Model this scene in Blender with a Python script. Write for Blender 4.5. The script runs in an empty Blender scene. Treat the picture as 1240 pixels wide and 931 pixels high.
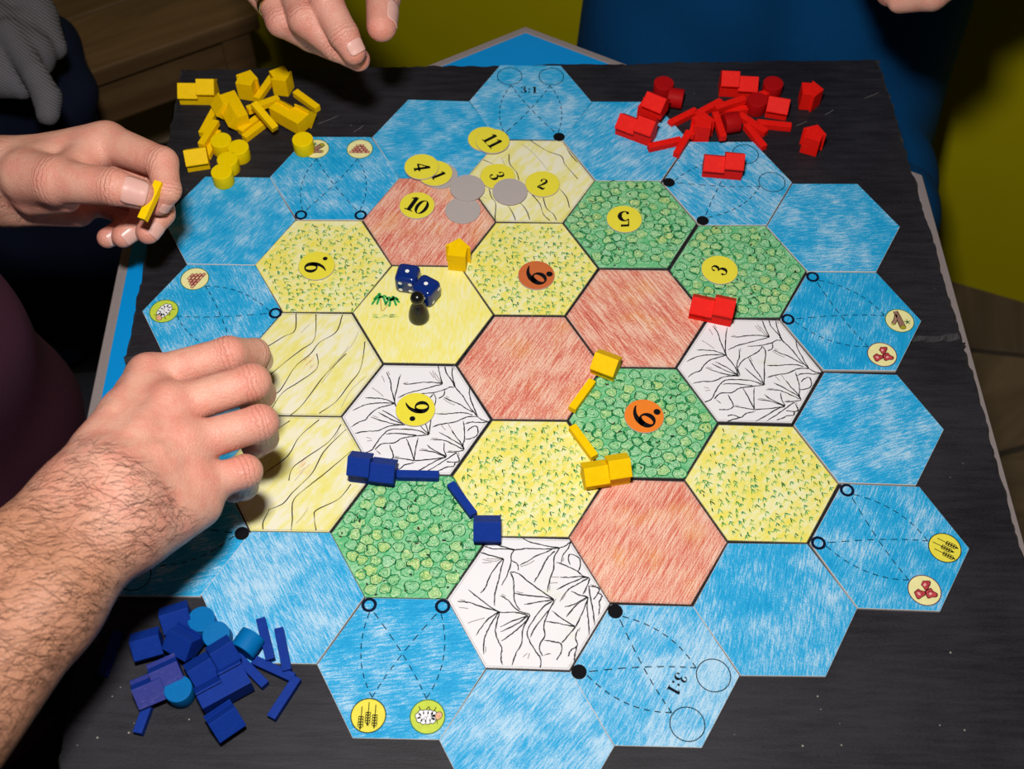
import bpy, bmesh, math, random
import numpy as np
from mathutils import Vector, Matrix, Euler
random.seed(7); rng = np.random.default_rng(11)
R = math.radians
MM = 0.001
scene = bpy.context.scene
C = scene.collection
# ------------------------------------------------------------------ camera
CAM_E = Euler((R(33.7588), R(-0.32865), R(0.78494)), 'XYZ')
CAM_L = Vector((-8.77, -434.93, 632.24))          # millimetres, slate top is z = 0
FPX = 1482.5
cd = bpy.data.cameras.new('camera'); cam = bpy.data.objects.new('camera', cd); C.objects.link(cam)
cam.location = CAM_L * MM; cam.rotation_euler = CAM_E
cd.sensor_width = 36; cd.lens = FPX * 36 / 1240; cd.clip_start = .01; cd.clip_end = 50
cd.dof.use_dof = True; cd.dof.focus_distance = .74; cd.dof.aperture_fstop = 11
scene.camera = cam
CM = CAM_E.to_matrix()
# ------------------------------------------------------------------ world, flash, exposure
w = bpy.data.worlds.new('world'); scene.world = w; w.use_nodes = True
w.node_tree.nodes['Background'].inputs[0].default_value = (1, .93, .85, 1)
w.node_tree.nodes['Background'].inputs[1].default_value = .02
fl = bpy.data.lights.new('camera_flash', 'AREA'); fl.shape = 'RECTANGLE'; fl.size = .075; fl.size_y = .05
fl.energy = 7.0; fl.color = (1, .975, .95)
flo = bpy.data.objects.new('camera_flash', fl); C.objects.link(flo)
flo.location = (CAM_L + CM @ Vector((-42, 200, 0))) * MM
d_ = Vector((0, .03, 0)) - flo.location
flo.rotation_euler = d_.to_track_quat('-Z', 'Y').to_euler()
vs = scene.view_settings; vs.view_transform = 'Standard'; vs.look = 'None'; vs.gamma = 1; vs.exposure = 0; vs.use_curve_mapping = False

def P(u, v, z=0.):
    """point (mm) at height z seen at photo pixel u, v"""
    d = CM @ Vector(((u - 620) / FPX, -(v - 465.5) / FPX, -1))
    return CAM_L + d * ((z - CAM_L.z) / d.z)

# ------------------------------------------------------------------ materials
MATS = {}
class NT:
    def __init__(s, name, rough=.6, spec=.3):
        s.m = bpy.data.materials.new(name); s.m.use_nodes = True; s.t = s.m.node_tree
        s.b = s.t.nodes['Principled BSDF']; s.b.inputs['Roughness'].default_value = rough
        s.b.inputs['Specular IOR Level'].default_value = spec
        s._c = None
    def n(s, typ, **kw):
        nd = s.t.nodes.new(typ)
        for k, v in kw.items(): setattr(nd, k, v)
        return nd
    def link(s, a, b): s.t.links.new(a, b)
    def put(s, sock, v):
        if hasattr(v, 'is_linked') or isinstance(v, bpy.types.NodeSocket): s.link(v, sock)
        else: sock.default_value = v
    def co(s, scale=(1000, 1000, 1000), rot=0, off=(0, 0, 0)):
        if s._c is None: s._c = s.n('ShaderNodeTexCoord').outputs['Object']
        r = s.n('ShaderNodeMapping', vector_type='POINT'); s.link(s._c, r.inputs[0]); r.inputs['Rotation'].default_value = (0, 0, -rot)
        q = s.n('ShaderNodeMapping', vector_type='POINT'); s.link(r.outputs[0], q.inputs[0]); q.inputs['Scale'].default_value = scale; q.inputs['Location'].default_value = off
        return q.outputs[0]
    def noise(s, co, scale=1., detail=2., rough=.5, dist=0.):
        nd = s.n('ShaderNodeTexNoise'); s.link(co, nd.inputs['Vector'])
        nd.inputs['Scale'].default_value = scale; nd.inputs['Detail'].default_value = detail; nd.inputs['Roughness'].default_value = rough; nd.inputs['Distortion'].default_value = dist
        return nd.outputs['Fac']
    def math(s, op, a, b=0., c=0.):
        nd = s.n('ShaderNodeMath', operation=op); s.put(nd.inputs[0], a); s.put(nd.inputs[1], b); s.put(nd.inputs[2], c); return nd.outputs[0]
    def ss(s, v, a, b):
        nd = s.n('ShaderNodeMapRange', interpolation_type='SMOOTHSTEP'); s.put(nd.inputs[0], v); nd.inputs[1].default_value = a; nd.inputs[2].default_value = b
        return nd.outputs[0]
    def mix(s, f, a, b):
        nd = s.n('ShaderNodeMix', data_type='RGBA')
        s.put(nd.inputs[0], f)
        for i, x in ((6, a), (7, b)):
            if isinstance(x, tuple): x = (*x[:3], 1)
            s.put(nd.inputs[i], x)
        return nd.outputs[2]
    def base(s, v): s.put(s.b.inputs['Base Color'], (*v[:3], 1) if isinstance(v, tuple) else v)
    def bump(s, h, strength=.3, dist=.0005):
        nd = s.n('ShaderNodeBump'); s.link(h, nd.inputs['Height']); nd.inputs['Strength'].default_value = strength; nd.inputs['Distance'].default_value = dist
        s.link(nd.outputs[0], s.b.inputs['Normal'])
def flat(name, col, rough=.6, spec=.3, var=.0, vs_=.3, bump=0):
    if name in MATS: return MATS[name]
    t = NT(name, rough, spec)
    c = t.co()
    f = t.noise(c, vs_, 3)
    k = 1 - var
    t.base(t.mix(f, tuple(x * (1 - var) for x in col), tuple(min(1, x * (1 + var)) for x in col)))
    if bump: t.bump(t.noise(c, 2.5, 3), bump, .0002)
    MATS[name] = t.m; return t.m
def pencil(name, deep, mid, light, rot, width=.8, length=.1, lo=.47, hi=.62, patch=.35, off=0, third=None, grain=.3):
    """coloured-pencil shading: stretched stroke noise + paper grain + soft patches"""
    t = NT(name, .62, .25)
    o = (off * 37.1, off * 13.7, off * 5.3)
    st = t.noise(t.co((1000 * length, 1000 * width, 1000), rot, o), 1., 2.5, .6)
    st2 = t.noise(t.co((1000 * length * 1.6, 1000 * width * 1.3, 1000), rot + .35, o), 1., 2, .6)
    pa = t.noise(t.co(off=o), .055, 2)
    gr = t.noise(t.co(off=o), 1.5, 3, .7)
    v = t.math('MULTIPLY', st, .55)
    v = t.math('MULTIPLY_ADD', st2, .25, v)
    v = t.math('MULTIPLY_ADD', pa, patch, v)
    v = t.math('MULTIPLY_ADD', gr, grain, v)
    v = t.math('DIVIDE', v, .8 + patch + grain)
    f = t.ss(v, lo, hi)
    f0 = t.ss(v, lo - .09, lo + .02)
    c = t.mix(f0, deep, mid)
    if third is not None:
        c = t.mix(t.ss(t.noise(t.co(off=(o[1], o[0], 3)), 0.05, 2), .48, .78), c, t.mix(f0, tuple(x * .85 for x in third), third))
    c = t.mix(f, c, light)
    t.base(c); t.bump(gr, .12, .0002)
    return t.m
def sea_mat(i, rot, light=0.):
    return pencil('sea_pencil_%d' % i, (.0, .28, .585), (.012, .36, .665), (.46, .655, .80), rot, 1.3, .11, 0.48 - light, .63 - light * .6, .45, i * 1.7, None, .5)
def forest_mat(i):
    return pencil('forest_pencil_%d' % i, (.05, .36, .13), (.11, .46, .19), (.36, .62, .36), .5, .9, .3, .45, .59, .3, i, None, .5)
def slate_mat():
    t = NT('slate', .5, .22)
    a = t.noise(t.co((30, 260, 200)), 1., 4, .65); b = t.noise(t.co((1000, 1000, 1000)), .012, 3); g = t.noise(t.co((500, 1600, 1000)), 1., 3, .7)
    v = t.math('MULTIPLY_ADD', g, .35, t.math('MULTIPLY_ADD', b, .5, t.math('MULTIPLY', a, .5)))
    c = t.mix(t.ss(v, .5, .85), (.0085, .0078, .0105), (.025, .0235, .029))
    sp = t.n('ShaderNodeTexVoronoi', feature='F1'); t.link(t.co((90, 90, 90)), sp.inputs['Vector']); sp.inputs['Scale'].default_value = 1.
    c = t.mix(t.math('MULTIPLY', t.ss(sp.outputs['Distance'], .045, .02), t.ss(b, .5, .6)), c, (.22, .2, .17))
    t.base(c); t.bump(v, .35, .0008)
    t.put(t.b.inputs['Roughness'], t.math('MULTIPLY_ADD', g, .25, .38)); return t.m
def wood_mat(name, c1, c2, rot=0, sc=.02):
    t = NT(name, .55, .3)
    a = t.noise(t.co((1000 * sc * .12, 1000 * sc, 1000 * sc), rot), 1., 4, .6, 1.2)
    t.base(t.mix(t.ss(a, .35, .68), c1, c2)); return t.m
def paint_mat(name, col, sheen):
    """painted wood of the playing pieces"""
    t = NT(name, .55, .09); c = t.co((180, 1500, 1500))
    g = t.noise(c, 1., 3, .65); p = t.noise(t.co(), .35, 2)
    x = t.mix(t.ss(g, .55, .8), col, sheen)
    t.base(t.mix(t.ss(p, .35, .7), tuple(v * .95 for v in col), x)); t.bump(g, .25, .0003); return t.m
def cloth_mat(name, c1, c2, scale=900., rough=.9):
    t = NT(name, rough, .15); a = t.noise(t.co((scale, scale, scale * .35)), 1., 3, .6); b = t.noise(t.co(), .012, 2)
    t.base(t.mix(t.math('MULTIPLY_ADD', a, .5, t.math('MULTIPLY', b, .5)), c1, c2)); t.bump(a, .4, .0006); return t.m
def knit_mat(name, c1, c2):
    t = NT(name, .95, .1)
    wv = t.n('ShaderNodeTexWave', wave_type='BANDS', bands_direction='DIAGONAL'); t.link(t.co((170, 170, 170)), wv.inputs['Vector']); wv.inputs['Scale'].default_value = 1.; wv.inputs['Distortion'].default_value = 1.5; wv.inputs['Detail'].default_value = 2
    t.base(t.mix(wv.outputs['Fac'], c1, c2)); t.bump(wv.outputs['Fac'], .5, .0012); return t.m
def skin_mat(name, base, red, tan):
    t = NT(name, .46, .42)
    at = t.n('ShaderNodeAttribute'); at.attribute_name = 'skin'     # R redness of joints, G forearm, B crease mask
    ax = t.n('ShaderNodeAttribute'); ax.attribute_name = 'crease'   # distance along the finger from a joint, mm
    s3 = t.n('ShaderNodeSeparateColor'); t.link(at.outputs['Color'], s3.inputs[0])
    c = t.co(); n1 = t.noise(c, .09, 3, .6); n2 = t.noise(c, .8, 3, .6); n3 = t.noise(c, .25, 2)
    col = t.mix(t.math('MULTIPLY', t.ss(n1, .38, .66), .55), base, red)
    col = t.mix(t.math('MULTIPLY', s3.outputs[0], .75), col, red)
    col = t.mix(t.math('MULTIPLY', s3.outputs[1], .9), col, tan)
    col = t.mix(t.math('MULTIPLY', t.ss(n2, .52, .72), .3), col, tuple(min(1, x * 1.18) for x in base))
    wr = t.math('SINE', t.math('MULTIPLY_ADD', n3, 9., t.math('MULTIPLY', ax.outputs['Fac'], 2.3)))
    line = t.math('MULTIPLY', t.ss(wr, -.2, -.95), s3.outputs[2])
    col = t.mix(t.math('MULTIPLY', line, .4), col, tuple(x * .62 for x in red))
    t.base(col)
    vo = t.n('ShaderNodeTexVoronoi', feature='DISTANCE_TO_EDGE'); t.link(t.co((700, 700, 700)), vo.inputs['Vector']); vo.inputs['Scale'].default_value = 1.
    h = t.math('MULTIPLY_ADD', line, -1.8, t.math('MULTIPLY_ADD', n2, .8, t.math('MULTIPLY', t.ss(vo.outputs['Distance'], 0., .25), .5)))
    h = t.math('MULTIPLY_ADD', n3, .9, h)
    t.bump(h, .42, .0007)
    t.put(t.b.inputs['Roughness'], t.math('MULTIPLY_ADD', s3.outputs[0], -.12, t.math('MULTIPLY_ADD', n2, .22, .36)))
    t.b.inputs['Subsurface Weight'].default_value = .12; t.b.inputs['Subsurface Radius'].default_value = (.004, .0015, .0008); t.b.inputs['Subsurface Scale'].default_value = .6
    return t.m
INK = flat('black_ink', (.006, .006, .008), .7, .05)
PENCIL = flat('grey_pencil', (.045, .04, .042), .7, .1, .3, 1.5)
FAINT = flat('faint_pencil', (.33, .29, .27), .7, .2, .3, 1.)
RIM = flat('pencilled_edge', (.07, .062, .06), .8, .1, .3, .8)
PAPER = flat('paper_edge', (.62, .58, .55), .8, .2, .08)
NAVYINK = flat('blue_black_ink', (.004, .009, .028), .7, .05)

# ------------------------------------------------------------------ object helpers
def mesh(name, verts, faces, mats=(), midx=None, parent=None, smooth=False, scale=MM):
    me = bpy.data.meshes.new(name)
    me.from_pydata([(a * scale, b * scale, c * scale) for a, b, c in verts], [], faces)
    for m in mats: me.materials.append(m)
    if midx is not None: me.polygons.foreach_set('material_index', midx)
    if smooth: me.polygons.foreach_set('use_smooth', [True] * len(me.polygons))
    me.update()
    return link(name, me, parent)
def link(name, me, parent=None):
    o = bpy.data.objects.new(name, me); C.objects.link(o)
    if parent is not None: o.parent = parent
    return o
def tag(o, label, cat, group=None, kind=None):
    if label: o['label'] = label
    if cat: o['category'] = cat
    if group: o['group'] = group
    if kind: o['kind'] = kind
    return o
def empty(name, loc=(0, 0, 0), rz=0):
    o = bpy.data.objects.new(name, None); C.objects.link(o); o.location = Vector(loc) * MM; o.rotation_euler = (0, 0, rz); o.empty_display_size = .01
    return o
class Geo:
    """collects flat or solid pieces (mm) into one mesh with material slots"""
    def __init__(s): s.v = []; s.f = []; s.m = []; s.mats = []
    def mi(s, m):
        if m not in s.mats: s.mats.append(m)
        return s.mats.index(m)
    def add(s, vs, fs, m):
        k = len(s.v); i = s.mi(m); s.v += [tuple(x) for x in vs]; s.f += [tuple(k + j for j in f) for f in fs]; s.m += [i] * len(fs)
    def poly(s, pts, z, m): s.add([(x, y, z) for x, y in pts], [tuple(range(len(pts)))], m)
    def disc(s, x, y, r, z, m, n=28, ry=None, rot=0):
        ry = ry or r; c, sn = math.cos(rot), math.sin(rot)
        q = [(r * math.cos(2 * math.pi * i / n), ry * math.sin(2 * math.pi * i / n)) for i in range(n)]
        s.poly([(x + a * c - b * sn, y + a * sn + b * c) for a, b in q], z, m)
    def ring(s, x, y, ro, ri, z, m, n=36, a0=0, a1=360, oy=None, iy=None, ix=0, iyc=0):
        oy = oy or ro; iy = iy or ri; vs = []
        for i in range(n + 1):
            a = R(a0 + (a1 - a0) * i / n); vs += [(x + ro * math.cos(a), y + oy * math.sin(a), z), (x + ix + ri * math.cos(a), y + iyc + iy * math.sin(a), z)]
        s.add(vs, [(2 * i, 2 * i + 2, 2 * i + 3, 2 * i + 1) for i in range(n)], m)
    def ribbon(s, pts, wd, z, m, tf=None):
        n = len(pts)
        if not hasattr(wd, '__len__'): wd = [wd] * n
        vs = []
        for i, (x, y) in enumerate(pts):
            a = pts[max(0, i - 1)]; b = pts[min(n - 1, i + 1)]; dx, dy = b[0] - a[0], b[1] - a[1]; l = math.hypot(dx, dy) or 1
            nx, ny = -dy / l * wd[i] / 2, dx / l * wd[i] / 2
            vs += [(x + nx, y + ny, z), (x - nx, y - ny, z)]
        if tf: vs = [(*tf(a, b), c) for a, b, c in vs]
        s.add(vs, [(2 * i, 2 * i + 1, 2 * i + 3, 2 * i + 2) for i in range(n - 1)], m)
    def box(s, x0, x1, y0, y1, z0, z1, m):
        vs = [(x, y, z) for z in (z0, z1) for y in (y0, y1) for x in (x0, x1)]
        s.add(vs, [(0, 2, 3, 1), (4, 5, 7, 6), (0, 1, 5, 4), (2, 6, 7, 3), (0, 4, 6, 2), (1, 3, 7, 5)], m)
    def build(s, name, parent=None, smooth=False):
        return mesh(name, s.v, s.f, s.mats, s.m, parent, smooth)
def spline(pts, k=5, jit=0.):
    """Catmull-Rom through 2-D points"""
    out = []; n = len(pts)
    for i in range(n - 1):
        p0, p1, p2, p3 = pts[max(0, i - 1)], pts[i], pts[i + 1], pts[min(n - 1, i + 2)]
        for j in range(k):
            t = j / k; q = []
            for a, b, c, d in zip(p0, p1, p2, p3):
                q.append(.5 * (2 * b + (c - a) * t + (2 * a - 5 * b + 4 * c - d) * t * t + (3 * b - a - 3 * c + d) * t ** 3))
            if jit: q[0] += random.uniform(-jit, jit); q[1] += random.uniform(-jit, jit)
            out.append(tuple(q))
    return out + [tuple(pts[-1])]
# digits drawn as calligraphic strokes in a box one unit high
def glyph(G, ch, x, y, h, yaw, z, m):
    c, s = math.cos(yaw), math.sin(yaw)
    tf = lambda a, b: (x + h * ((a - .3) * c - (b - .5) * s), y + h * ((a - .3) * s + (b - .5) * c))
    BW = 1.3
    rb = lambda pts, wd, zz=0: G.ribbon(pts, wd * BW, z + zz, m, tf)
    def sm(pts, wd):
        q = spline([(*p, w_) for p, w_ in zip(pts, wd)], 5); G.ribbon([(a, b) for a, b, _ in q], [w_ * BW for *_, w_ in q], z, m, tf)
    def el(cx, cy, ro, oy, ri, iy, off=0):
        n = 30; vs = []
        for i in range(n + 1):
            a = 2 * math.pi * i / n; vs += [(*tf(cx + ro * math.cos(a), cy + oy * math.sin(a)), z), (*tf(cx + off + ri * math.cos(a), cy + iy * math.sin(a)), z)]
        G.add(vs, [(2 * i, 2 * i + 2, 2 * i + 3, 2 * i + 1) for i in range(n)], m)
    def dot(cx, cy, r): G.poly([tf(cx + r * math.cos(t * .5236), cy + r * math.sin(t * .5236)) for t in range(12)], z + .004, m)
    if ch == '1': rb([(.33, .03), (.33, .98)], .17); rb([(.1, .025), (.56, .025)], .055); sm([(.1, .8), (.2, .86), (.3, .96)], [.05, .07, .05])
    elif ch == '0': el(.3, .5, .33, .5, .14, .45)
    elif ch == '2':
        sm([(.1, .72), (.14, .88), (.3, .96), (.46, .86), (.46, .68), (.33, .45), (.18, .27), (.07, .1)], [.1, .07, .06, .12, .15, .13, .08, .06])
        sm([(.06, .08), (.3, .1), (.5, .05), (.58, .22)], [.06, .15, .13, .03]); dot(.13, .72, .075)
    elif ch == '3':
        sm([(.09, .78), (.15, .92), (.3, .97), (.44, .87), (.44, .7), (.34, .57), (.2, .53)], [.08, .05, .05, .12, .15, .09, .05])
        sm([(.2, .53), (.38, .5), (.5, .36), (.49, .17), (.34, .03), (.17, .04), (.07, .18)], [.05, .08, .16, .16, .06, .05, .08]); dot(.11, .77, .07); dot(.1, .2, .08)
    elif ch == '4': rb([(.42, 0), (.42, .98)], .15); rb([(0, .3), (.62, .3)], .09); rb([(.02, .3), (.4, .95)], .07); rb([(.28, .02), (.58, .02)], .05)
    elif ch == '5':
        rb([(.14, .93), (.54, .93)], .11); rb([(.15, .95), (.12, .5)], .05)
        sm([(.12, .52), (.28, .62), (.45, .54), (.53, .34), (.45, .12), (.25, .02), (.08, .12)], [.05, .06, .14, .17, .12, .05, .1]); dot(.12, .14, .075)
    elif ch == '6':
        el(.32, .3, .31, .31, .115, .24, .02); sm([(.1, .3), (.13, .55), (.25, .78), (.42, .92), (.56, .98)], [.15, .15, .11, .07, .03])
    elif ch == ':': dot(.3, .15, .1); dot(.3, .6, .1)
    elif ch == '.': dot(.3, .5, .5)

# ------------------------------------------------------------------ the setting: floor, wall, rug, bench
FLOOR = -550.
wn = Vector((-.355, -.935, 0)).normalized(); wt = Vector((wn.y * -1, wn.x, 0))     # wall normal, direction along it
w0 = Vector((530, 517, FLOOR))
stone = [wood_mat('flagstone_%d' % i, c, tuple(x * 1.5 for x in c), i * .7, .02) for i, c in enumerate([(.105, .072, .042), (.125, .085, .05), (.09, .062, .038)])]
g = Geo(); g.box(-2600, 2600, -2600, 2600, FLOOR - 60, FLOOR - 6, flat('floor_mortar', (.05, .04, .03), .9, .2, .2, .05))
floor = tag(g.build('floor'), 'brown flagstone floor', None, None, 'structure')
def clip(poly, px, py, nx, ny):
    out = []
    for i in range(len(poly)):
        a, b = poly[i], poly[(i + 1) % len(poly)]
        da = (a[0] - px) * nx + (a[1] - py) * ny; db = (b[0] - px) * nx + (b[1] - py) * ny
        if da <= 0: out.append(a)
        if da * db < 0: t = da / (da - db); out.append((a[0] + (b[0] - a[0]) * t, a[1] + (b[1] - a[1]) * t))
    return out
sites = [(x * 185 + random.uniform(-55, 55), y * 170 + random.uniform(-50, 50)) for x in range(-6, 9) for y in range(-5, 9)]
for i, (sx, sy) in enumerate(sites):
    pl = [(sx - 260, sy - 260), (sx + 260, sy - 260), (sx + 260, sy + 260), (sx - 260, sy + 260)]
    for j, (tx, ty) in enumerate(sites):
        if i != j and math.hypot(tx - sx, ty - sy) < 520:
            dx, dy = tx - sx, ty - sy; l = math.hypot(dx, dy)
            pl = clip(pl, (sx + tx) / 2 - dx / l * 3, (sy + ty) / 2 - dy / l * 3, dx / l, dy / l)
    if len(pl) < 3: continue
    if max((x - w0.x) * wn.x + (y - w0.y) * wn.y for x, y in pl) < -40: continue       # behind the wall
    n = len(pl); top = FLOOR + random.uniform(-1.2, 0)
    vs = [(x, y, FLOOR - 8) for x, y in pl] + [(x, y, top - 2) for x, y in pl] + [(sx + (x - sx) * .975, sy + (y - sy) * .975, top) for x, y in pl]
    fs = [(k, (k + 1) % n, n + (k + 1) % n, n + k) for k in range(n)] + [(n + k, n + (k + 1) % n, 2 * n + (k + 1) % n, 2 * n + k) for k in range(n)] + [tuple(range(2 * n, 3 * n))]
    mesh('flagstone', vs, fs, [stone[i % 3]], None, floor)
# yellow painted wall
yel = flat('yellow_paint', (.47, .40, .0), .6, .2, .06, .01)
g = Geo(); g.box(-2200, 2200, 0, 90, -50, 2050, yel); wo = g.build('wall_back'); wo.location = w0 * MM; wo.rotation_euler = (0, 0, math.atan2(wn.y, wn.x) + math.pi / 2)
tag(bpy.data.objects['wall_back'], 'plain yellow painted wall behind the table', None, None, 'structure')
# dark rug left of the table
g = Geo(); g.box(-1300, -120, -900, 730, FLOOR - .4, FLOOR + 5, cloth_mat('rug_pile', (.003, .004, .003), (.009, .011, .008), 300))
tag(g.build('rug'), 'near black low pile rug on the floor under the game table', 'rug')
# wooden bench
bz = -255.
f0 = P(300, 20, bz); f1 = P(110, 87, bz); dirb = (f1 - f0).normalized(); dirb.z = 0; nb = Vector((-dirb.y, dirb.x, 0))
if nb.y < 0: nb = -nb
bench = empty('wooden_bench', (f0.x, f0.y, FLOOR + 5)); bench.rotation_euler = (0, 0, math.atan2(dirb.y, dirb.x))
sgn = 1 if (Matrix.Rotation(math.atan2(dirb.y, dirb.x), 3, 'Z') @ Vector((0, 1, 0))).dot(nb) > 0 else -1
bw = wood_mat('bench_wood', (.10, .055, .022), (.17, .095, .04), 0, .02)
H = bz - FLOOR - 5
def bbox_(name, x0, x1, d0, d1, z0, z1):
    g = Geo(); g.box(x0, x1, min(sgn * d0, sgn * d1), max(sgn * d0, sgn * d1), z0, z1, bw); o = g.build(name, bench)
    bv = o.modifiers.new('b', 'BEVEL'); bv.width = .002; bv.segments = 2; return o
for k in range(2): bbox_('seat_plank', -12, 245, k * 92, k * 92 + 90, H - 22, H)
bbox_('apron', 10, 235, 8, 26, H - 82, H - 22)
for x in (0, 205):
    for dd in (4, 128): bbox_('leg', x, x + 34, dd, dd + 50, 0, H - 22)
tag(bench, 'dim brown wooden bench with a plank seat against the yellow wall', 'bench')

# ------------------------------------------------------------------ hexagonal table
tb = empty('hexagonal_table', (5, 8, FLOOR + 5), R(1.8))
tz = -8 - (FLOOR + 5)
hexp = lambda r: [(r * math.cos(R(30 + 60 * i)), r * math.sin(R(30 + 60 * i))) for i in range(6)]
blue_lam = flat('blue_laminate', (.0, .25, .63), .35, .35, .03, .02)
band = flat('grey_edge_band', (.235, .195, .19), .6, .3, .12, .6, .3)
g = Geo(); h = hexp(314.5); vs = [(x, y, tz - 24) for x, y in h] + [(x, y, tz) for x, y in h]
g.add(vs, [(5, 4, 3, 2, 1, 0), (6, 7, 8, 9, 10, 11)] + [(i, (i + 1) % 6, 6 + (i + 1) % 6, 6 + i) for i in range(6)], blue_lam); g.build('table_top', tb)
g = Geo(); prof = [(314.5, -26), (322, -26), (323, -23), (323, -2), (321.5, -.05), (316.2, -.05), (314.5, -.8)]
vs = [(x, y, tz + zz) for r_, zz in prof for x, y in hexp(r_)]; np_ = len(prof)
g.add(vs, [(k * 6 + i, k * 6 + (i + 1) % 6, ((k + 1) % np_) * 6 + (i + 1) % 6, ((k + 1) % np_) * 6 + i) for k in range(np_) for i in range(6)], band)
tag(g.build('edge_band', tb), 'greyish edge band round the table top', None)
for i in (0, 2, 4, 1, 3, 5):
    x, y = hexp(255)[i]; g = Geo(); g.box(x - 18, x + 18, y - 18, y + 18, 0, tz - 24, band); g.build('leg', tb)
tag(tb, 'hexagonal blue topped table with grey edging under the slate slabs', 'table')

# ------------------------------------------------------------------ slate slabs
SL = slate_mat()
SLE = flat('slate_chipped_edge', (.045, .043, .046), .75, .3, .6, 1.2, .8)
def slab(corners, label, seed):
    r_ = random.Random(seed); pts = []
    n = len(corners)
    for i in range(n):
        ax, ay = corners[i]; bx_, by_ = corners[(i + 1) % n]; l = math.hypot(bx_ - ax, by_ - ay); k = int(l / 3.2); nx, ny = (by_ - ay) / l, -(bx_ - ax) / l
        off = 0
        for j in range(k):
            off = off * .75 + r_.uniform(-.55, .5); t = j / k
            pts.append((ax + (bx_ - ax) * t + nx * off, ay + (by_ - ay) * t + ny * off, nx, ny))
    m = len(pts); vs = []; md = []
    ch = 0
    for x, y, nx, ny in pts: vs.append((x, y, -8.0))
    for x, y, nx, ny in pts: vs.append((x, y, -3.2 + r_.uniform(-1.5, 1)))
    for x, y, nx, ny in pts:
        ch = ch * .6 + r_.uniform(0, 1.3); vs.append((x - nx * (.6 + ch), y - ny * (.6 + ch), 0))
    fs = [tuple(range(2 * m, 3 * m)), tuple(range(m - 1, -1, -1))]; md = [0, 0]
    for k in range(2):
        for i in range(m): fs.append((k * m + i, k * m + (i + 1) % m, (k + 1) * m + (i + 1) % m, (k + 1) * m + i)); md.append(1)
    return tag(mesh('slate_slab', vs, fs, [SL, SLE], md), label, 'slate slab', None, 'thing')
slab([(-255.5, 2.5), (277.3, 28.5), (264, 290.5), (-263.5, 268)], 'dark chipped slate slab under the far half of the board, beside the red pieces', 3)
slab([(-241, -266), (289, -248.5), (277.8, 26.8), (-255, .9)], 'dark chipped slate slab under the near half of the board, beside the blue pieces', 5)
g = Geo()
for (u0, v0, u1, v1) in [(964, 152, 977, 147), (999, 139, 1009, 133), (1047, 119, 1064, 112), (428, 160, 440, 152), (385, 150, 410, 140)]:
    p, q_ = P(u0, v0, .05), P(u1, v1, .05); g.ribbon([(p.x, p.y), ((p.x + q_.x) / 2 + .5, (p.y + q_.y) / 2), (q_.x, q_.y)], .35, .06, flat('chalk_scratch', (.16, .15, .14), .9, .1))
for (u, v) in [(146, 832), (136, 843), (118, 893), (156, 887), (174, 883), (229, 871), (1151, 790), (972, 903), (1019, 902), (990, 843), (425, 152), (1168, 884), (1138, 878)]:
    p = P(u, v, .05); g.disc(p.x, p.y, random.uniform(.25, .6), .07, flat('crumb', (.3, .28, .24), .9, .1), 6)
tag(g.build('chalk_specks', bpy.data.objects['slate_slab']), 'pale specks and scratches on the slate', None, None, 'stuff')

# ------------------------------------------------------------------ tiles
TZ = 2.0
TS = 45.3
TILES = {'D0': (-0.7, 235.2, 0.4), 'D1': (-0.8, 158.0, -0.1), 'C0': (-68.5, 196.5, -1.1), 'B0': (-136.8, 158.0, 0.8), 'A0': (-204.6, 117.7, -0.2), 'A1': (-204.4, 38.9, -0.2),
 'B1': (-137.1, 79.0, 0.8), 'C1': (-69.2, 119.0, 0.0), 'C2': (-69.0, 40.2, -0.1), 'D2': (-0.7, 79.3, 0.5), 'E1': (67.5, 119.4, 0.9), 'E2': (68.3, 39.8, 0.0), 'F1': (137.2, 79.6, 1.0),
 'G0': (205.5, 119.2, 0.9), 'G1': (206.3, 40.1, 0.2), 'G2': (205.9, -40.9, -1.0), 'G3': (205.9, -120.3, -1.4), 'F4': (136.6, -159.4, 0.3), 'F3': (136.8, -80.1, -0.8), 'E3': (69.0, -39.3, -0.2),
 'E4': (68.2, -119.1, -1.0), 'E5': (68.1, -198.4, -0.5), 'D5': (0.2, -158.0, -0.7), 'D6': (-0.2, -237.0, -1.0), 'C5': (-67.7, -196.5, -0.3), 'B4': (-136.1, -156.6, 0.0), 'C4': (-68.0, -118.1, 0.0),
 'C3': (-68.9, -39.4, -0.1), 'B2': (-137.3, 0.3, 0.0), 'B3': (-136.8, -78.3, 0.0), 'D3': (0.0, -0.1, 0.5), 'D4': (0.1, -79.2, 0.1), 'F0': (136.7, 158.4, 1.2), 'E0': (67.5, 197.8, 0.7),
 'F2': (137.2, 0.2, -0.6), 'A2': (-205.0, -40.2, 0.3), 'A3': (-204.6, -118.8, 0.0)}
PORT = {'D0': 0, 'B0': 0, 'A1': 60, 'A3': 120, 'G1': -120, 'G3': -120, 'C5': 180, 'E5': -120, 'F0': -60}
PICON = {'B0': ('wood', 'brick'), 'A1': ('sheep', 'brick'), 'G1': ('wood', 'ore'), 'G3': ('wheat', 'ore'), 'C5': ('sheep', 'wheat')}
HILL = {'C1': 62, 'D3': 58, 'E2': -58, 'E4': 60}; WHEAT = ('B1', 'D2', 'D4', 'F3'); FOREST = ('E1', 'F1', 'E3', 'C4'); MOUNT = {'C3': 0, 'F2': 0, 'D5': 60}; PAST = ('D1', 'B2', 'B3')
SEADIR = {'D0': 5, 'C0': 8, 'E0': 40, 'A0': 55, 'A1': -62, 'B0': -52, 'F0': -48, 'G0': 5, 'G1': 70, 'G2': 20, 'G3': 65, 'F4': 75, 'E5': 62, 'D6': 50, 'C5': 8, 'B4': -60, 'A2': 30, 'A3': 15}
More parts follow.
